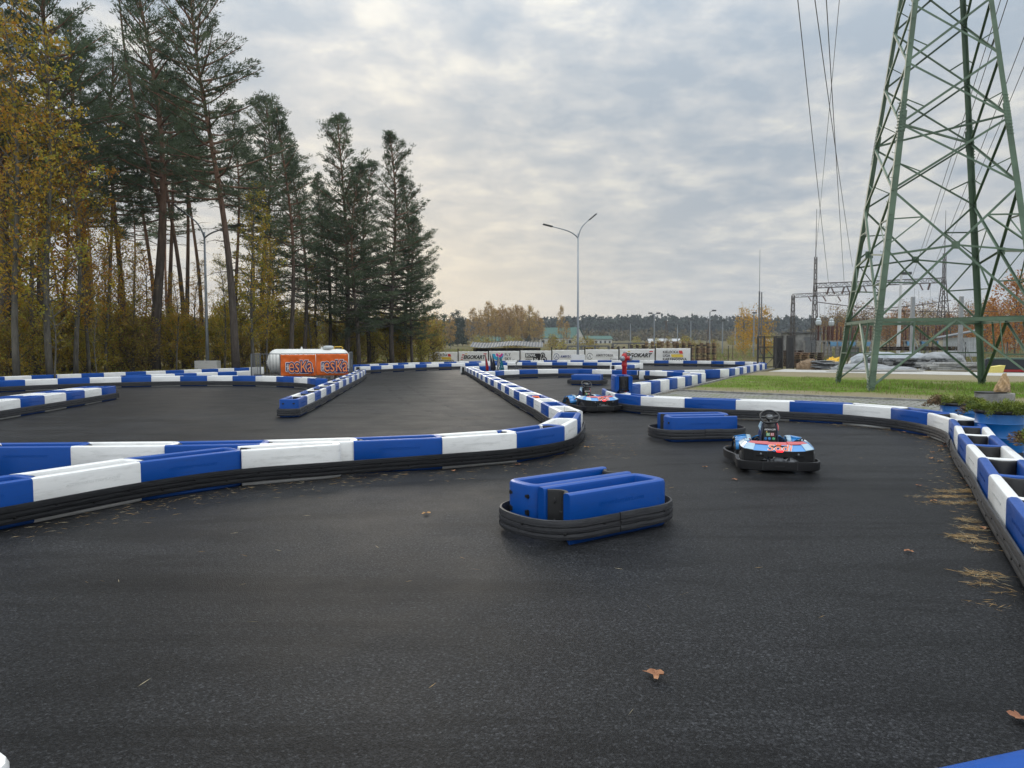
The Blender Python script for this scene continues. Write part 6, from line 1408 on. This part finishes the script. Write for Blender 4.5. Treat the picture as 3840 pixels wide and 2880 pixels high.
lumpy('tarpaulin', 'grey-white wrapped pallet load in the back of the yard, left', 'cover', 3290, 51, 2.0, .8, 1.05, mat('film_grey', (.32, .35, .38), .35, bump=1, bscale=8), 12, .05); lumpy('tarpaulin', 'foil-covered load in the middle of the yard', 'cover', 3420, 50, 1.9, .8, 1.0, mat('film_grey', (1, 1, 1)), 13, .05); lumpy('tarpaulin', 'foil-covered load right of the middle post', 'cover', 3530, 49, 1.7, .7, 1.05, M_TARPW, 14, .06)
for i, (px, Z) in enumerate(((3280, 49.6), (3340, 49.3), (3400, 49), (3455, 48.7), (3515, 48.4), (3570, 48))): 
    pile('block_stack', 'grey paving blocks on a low stack, %s from left in the yard' % ORD[i+1], 'paving blocks', px, Z, 30, (.42, .25, .12), M_STONE if i % 2 else mat('stone_dark', (.12, .125, .13), .85, var=.4), .5, .62, 20+i, 'stacks of paving blocks in the yard')
for i, px in enumerate((3500, 3560, 3640, 3700)): pile('block_stack', 'pale kerb stones piled by the path, %s from the middle post' % ORD[i+1], 'kerb stones', px, 42.5+i*.0, 22, (.8, .22, .12), mat('stone_pale', (1, 1, 1)), .45, .5, 40+i, 'piles of kerb stones by the path')
for i, (px, Z) in enumerate(((3320, 53), (3375, 52.6), (3440, 52.4), (3520, 52), (3560, 51.6))): stack(px, Z, 2, 'on the covered loads, %s from left' % ORD[i+1], z0=1.12, k=1)
t = thing('skip_container', 'dark low container with a red lower band at the right edge', 'container', (PT(3860, 41), 41, 0), R_(-30)); mb = MB(); mb.box((0, 0, .42), (4.2, 1.4, .55)); build('hull', mb, mat('hull_dark', (.02, .025, .035), .4), t); mb = MB(); mb.box((0, 0, .08), (4.1, 1.36, .14)); build('red_band', mb, mat('band_red', (.45, .03, .04), .5), t)
mb = MB(); mb.box((0, 0, .74), (4.0, 1.3, .07)); build('cover', mb, mat('cover_green', (.08, .14, .11), .6), t)
t = thing('yellow_block', 'yellow wedge-shaped block by the path at right', 'block', (PT(3735, 39.5), 39.5, 0), .2); mb = MB(); mb.prism([(-.35, 0), (.3, 0), (.45, .42), (-.3, .34)], -.2, .2, Matrix(UPR)); build('wedge', mb, mat('wedge_yellow', (.65, .55, .15), .7), t)
# white lamp pole and galvanised posts
x = PT(3368, 56); t = thing('lamp_post', 'white square lamp pole rising behind the pylon', 'lamp post', (x, 56, 0), 0, 'pale posts in the yard'); mb = MB(); mb.tube([(0, 0, 0), (.1, 0, 6.9)], [.15, .09], 8); build('pole', mb, mat('pole_white', (.62, .63, .64), .5), t); mb = MB(); mb.box((.45, 0, 7.0), (.75, .35, .2)); build('lamp_head', mb, mat('lamp_head_dark', (1, 1, 1)), t)
for px, Z, zt, lab in ((3419, 50.5, 4.85, 'galvanised post with splayed feet, left of the right pylon leg'), (3600, 49.5, 4.8, 'galvanised post with splayed feet beside the right pylon leg')):
    t = thing('steel_post', lab, 'post', (PT(px, Z), Z, 0), 0, 'pale posts in the yard'); mb = MB(); mb.box((0, 0, zt/2), (.22, .2, zt)); build('shaft', mb, M_STEEL, t)
    for s_ in (.9, .35): mb = MB(); mb.bar((.05, 0, 2.2), (s_, -.2*s_, .02), .06); build('stay', mb, M_STEEL, t)
# ------------------------------------------------------------------ substation
M_RUST = mat('rusty_steel', (.085, .07, .062), .8, var=.4, vscale=2); M_PORC = mat('porcelain_brown', (.10, .03, .02), .3); M_PORW = mat('porcelain_white', (.55, .60, .63), .35); M_SWB = mat('switch_blue', (.12, .30, .50), .5)
def lattice(mb, a, b, w0, w1, step, r=.05, n=4):
    a = Vector(a); b = Vector(b); d = (b-a).normalized(); u = Vector((0, 0, 1)) if abs(d.z) < .5 else Vector((0, 1, 0)); x = d.cross(u).normalized(); y = x.cross(d); L_ = (b-a).length; k = max(2, int(L_/step))
    cs = [(1, 1), (1, -1), (-1, -1), (-1, 1)]; P = lambda c, i: a.lerp(b, i/k) + (x*c[0]+y*c[1])*(w0+(w1-w0)*i/k)/2
    for c in cs: mb.bar(P(c, 0), P(c, k), r)
    for j in range(4):
        c, e = cs[j], cs[(j+1) % 4]
        for i in range(k): mb.bar(P(c if i % 2 else e, i), P(e if i % 2 else c, i+1), r*.6); mb.bar(P(c, i), P(e, i), r*.5)
ZG = 88
def zpx(y, Z): return EYE+(1290.5-y)*Z/FPX
def post(label, px, Z, ybeam, ytop, wb=1.0):
    x = PT(px, Z); t = thing('lattice_post', label, 'lattice post', (x, Z, 0), 0, 'substation lattice posts'); mb = MB(); zb = zpx(ybeam, Z); lattice(mb, (0, 0, 0), (0, 0, zb), wb, .28, .8, .07); build('shaft', mb, M_RUST, t)
    if ytop:
        zt = zpx(ytop, Z); zm = zb+(zt-zb)*.38; mb = MB(); lattice(mb, (0, 0, zb), (0, 0, zm), .28, .24, .5, .05); mb.tube([(0, 0, zm), (0, 0, zt)], [.05, .02], 5); build('spike', mb, M_RUST, t)
    return x
x1 = post('left lattice post of the tall substation portal, long lightning spike', 3053, ZG, 1074, 790, .75); x2 = post('right lattice post of the tall substation portal, seen through the pylon', 3533, ZG-2, 1050, 797, 1.6)
x3 = post('small leftmost lattice post of the substation', 2971, 96, 1108, None, .6); x4 = post('small lattice post behind the far pylon leg', 3186, 96, 1100, None, .6)
t = thing('portal_beam', 'long lattice beam of the tall substation portal', 'portal beam', (0, 0, 0)); mb = MB(); lattice(mb, (x1, ZG, zpx(1073, ZG)), (x2, ZG-2, zpx(1054, ZG-2)), .55, .55, .6, .06); build('truss', mb, M_RUST, t)
t2 = thing('portal_beam', 'short lattice beam of the lower substation portal', 'portal beam', (0, 0, 0)); mb = MB(); lattice(mb, (x3, 96, zpx(1110, 96)), (x4, 96, zpx(1100, 96)), .45, .45, .55, .05); build('truss', mb, M_RUST, t2)
def insul(label, p, d, n=9, r=.14, m=M_PORC):
    mb = MB(); q = Vector(d).to_track_quat('Z', 'Y').to_matrix(); prof = []
    for i in range(n): prof += [(r*.35, i*.12), (r, i*.12+.04), (r*.35, i*.12+.07)]
    mb.lathe(prof, 8, p, q); o = build('insulator_string', mb, m); tag(o, label, 'insulator', 'insulator strings hanging from the substation beams'); return Vector(p)+Vector(d).normalized()*n*.12
BP_ = []
for i, px in enumerate((3103, 3112, 3160, 3170, 3222, 3232, 3480, 3440)):
    f = (PT(px, ZG)-x1)/(x2-x1); z = zpx(1073-19*f, ZG)-.3; BP_.append(insul('dark insulator string, %s from left under the tall portal beam' % ORD[i+1], (PT(px, ZG), ZG-.1, z), (.4 if i % 2 else -.4, -.2, -1), 8))
for i, px in enumerate((3025, 3080, 3135)): insul('insulator string, %s from left under the lower portal beam' % ORD[i+1], (PT(px, 96), 95.8, zpx(1112, 96)), (.5, 0, -.8), 7)
# conductors: from the portal beam up to the line overhead
M_WIRE = mat('conductor', (.05, .052, .055), .5, metal=.5)
def wire(label, a, b, sag, r=.022, n=24):
    a = Vector(a); b = Vector(b); mb = MB(); mb.smooth = True; pts = [a.lerp(b, i/n)-Vector((0, 0, 4*sag*(i/n)*(1-i/n))) for i in range(n+1)]; mb.tube(pts, r, 5, cap=False); o = build('power_line', mb, M_WIRE); tag(o, label, 'power line', 'overhead conductors')
def wline(label, px0, y0, Z0, px1, y1, Z1_, r=.02, sag=.35):
    a = at(px0, y0, Z0); b = at(px1, y1, Z1_); d = (b-a); b2 = b + d*.35; wire(label, a, b2, sag, r)
wline('leftmost conductor running up to the frame top', 3107, 1060, 87, 2995, 0, 30); wline('second conductor from left running up to the frame top', 3197, 1000, 87, 3060, 0, 30); wline('third conductor from left running up to the frame top', 3166, 1062, 87, 3101, 0, 30); wline('thin conductor crossing the left bundle, leaning right', 3059, 950, 87, 3146, 0, 32, .014)
wline('conductor passing behind the pylon, leftmost of the right bundle', 3472, 925, 86, 3772, 0, 34); wline('second conductor behind the pylon', 3420, 1040, 86, 3700, 150, 40); wline('third conductor of the right bundle', 3486, 1040, 86, 3848, 100, 36); wline('rightmost conductor crossing the frame corner', 3560, 900, 86, 3850, 210, 40)
for i, (a_, b_) in enumerate((((3060, 1132), (3390, 1168)), ((3360, 1165), (3740, 1168)), ((3300, 1158), (3565, 1126)))):
    mb = MB(); A = at(a_[0], a_[1], 84); B = at(b_[0], b_[1], 84); mb.tube([A, A.lerp(B, .5)-Vector((0, 0, .1)), B], .05, 6); o = build('busbar', mb, M_RUST); tag(o, ['dark busbar running right from the left portal post', 'long dark horizontal busbar behind the pylon legs', 'slanting busbar with strings below the tall beam'][i], 'busbar')
for i, (px, top, bot) in enumerate(((3072, 1140, 1265), (3108, 1145, 1180), (3110, 1185, 1240), (3116, 1140, 1200), (3185, 1130, 1230), (3215, 1100, 1185), (3430, 1080, 1190), (3445, 1090, 1190), (3490, 1065, 1140), (3520, 1100, 1180), (3095, 1085, 1165), (3135, 1105, 1170))):
    wire('thin vertical drop wire in the substation, %s placed' % ORD[i+1], at(px, top, 86), at(px+rnd.uniform(-12, 12), bot+30, 84), .02, .012, 3)
def breaker(label, px, Z, kind):
    x = PT(px, Z); t = thing('circuit_breaker', label, 'circuit breaker', (x, Z, 0), 0, 'substation breakers in rows'); mb = MB(); mb.box((0, 0, .95), (.16, .3, 1.9)); mb.box((.9, 0, .95), (.16, .3, 1.9)); mb.box((.45, 0, 1.95), (1.3, .25, .12)); build('stand', mb, M_CONC, t)
    for q in range(3 if kind else 1):
        mb = MB(); prof = []
        for i in range(13): prof += [(.07, i*.13), (.13 if kind else .16, i*.13+.05), (.07, i*.13+.09)]
        mb.lathe(prof, 10, (.0+.45*q, 0, 2.05)); build('insulator_column', mb, M_PORC, t)
        if not kind:
            mb = MB(); mb.lathe([(.12, 0), (.30, .12), (.34, .5), (.22, .62), (.26, .8), (.05, .95)], 14, (0, 0, 3.75)); build('head', mb, M_PORW, t)
    if kind: mb = MB(); mb.box((.45, 0, 1.6), (.7, .4, .5)); mb.box((.1, 0, 1.75), (.35, .3, .3)); build('drive_box', mb, M_SWB, t)
names = ['first', 'second', 'third', 'fourth', 'fifth', 'sixth', 'seventh', 'eighth', 'ninth', 'tenth', 'eleventh', 'twelfth']
for i, (px, kd) in enumerate(((3068, 0), (3088, 1), (3116, 0), (3108, 1), (3138, 1), (3180, 1), (3235, 1), (3395, 1), (3450, 1), (3508, 1))): breaker('substation breaker with %s, %s from left' % ('three brown insulators and blue drive box' if kd else 'tall brown insulator and white bulb head', names[i]), px, 84+(i % 3)*1.5, kd)
for px, Z, w_, h, m, lab in ((3035, 80, 1.1, 1.9, M_GREY, 'grey switch kiosk left in the substation'), (3548, 80, 1.3, 2.0, mat('kiosk_cream', (.45, .42, .34), .7), 'cream switch cabinet right in the substation'), (3185, 82, 1.8, 1.2, mat('kiosk_dark', (.05, .06, .05), .6), 'dark transformer box behind the far pylon leg'), (3003, 98, 4.4, 3.1, mat('stained_wall', (.30, .30, .29), .8, col2=(.10, .10, .10), vscale=.8), 'grey building with dark streaked wall left in the substation')):
    x = PT(px, Z); t = thing('switch_kiosk' if w_ < 3 else 'substation_building', lab, 'kiosk' if w_ < 3 else 'building', (x, Z, 0)); mb = MB(); mb.box((0, 0, h/2), (w_, w_*.6, h)); build('wall', mb, m, t, bev=.03); mb = MB(); mb.box((0, 0, h+.07), (w_*1.12, w_*.7, .1)); build('roof', mb, M_GREY, t)
    mb = MB(); mb.box((w_*.15, -w_*.3-.02, h*.45), (w_*.35, .04, h*.75)); build('door', mb, M_GREY, t)
# corrugated carport at right
Z = 66; x = PT(3590, Z); t = thing('tin_shed', 'slanted-roof tin shed behind the right pylon leg', 'shed', (x, Z, 0), R_(-10)); mb = MB()
for i in range(24): mb.box((-1.5+i*.125+.06, -.8+(.02 if i % 2 else 0), 1.3), (.12, .03, 1.7))
build('wall', mb, mat('tin_pale', (.50, .53, .56), .5, metal=.2, var=.15), t); mb = MB(); mb.add([(-2.0, -1.3, 2.15), (1.8, -1.3, 2.9), (1.8, .9, 2.9), (-2.0, .9, 2.15)], [(0, 1, 2, 3)]); r_ = link('roof', mb.mesh('roof', M_GREY), t); sm = r_.modifiers.new('t', 'SOLIDIFY'); sm.thickness = .1
mb = MB()
for xx in (-1.5, 1.4): mb.box((xx, -.7, .45), (.1, .1, .9))
build('post', mb, M_GREY, t)
mesh_fence('pale concrete-post fence far behind at right', (33, 78), (62, 70), 1.6, 2.5, mat('fence_pale', (.28, .27, .25), .8))
mesh_fence('substation perimeter fence of thin dark wire', (20, 76), (45, 72), 1.5, 3.0, mat('fence_rust', (.10, .08, .06), .8))
# ------------------------------------------------------------------ light haze over the whole place
hb = MB(); hb.box((0, 800, 59), (3200, 2100, 122)); hz_ = hb.mesh('haze', None); hz_.materials.clear()
hm = bpy.data.materials.new('haze'); hm.use_nodes = True; t = hm.node_tree; t.nodes.clear(); pv = N(t, 'ShaderNodeVolumePrincipled'); pv.inputs['Color'].default_value = (.80, .86, .95, 1); pv.inputs['Density'].default_value = .0003; pv.inputs['Anisotropy'].default_value = .2
oo = N(t, 'ShaderNodeOutputMaterial'); t.links.new(pv.outputs[0], oo.inputs['Volume']); hz_.materials.append(hm); stuff(link('haze', fixn(hz_)), 'thin pale haze in the air over the field', 'haze')
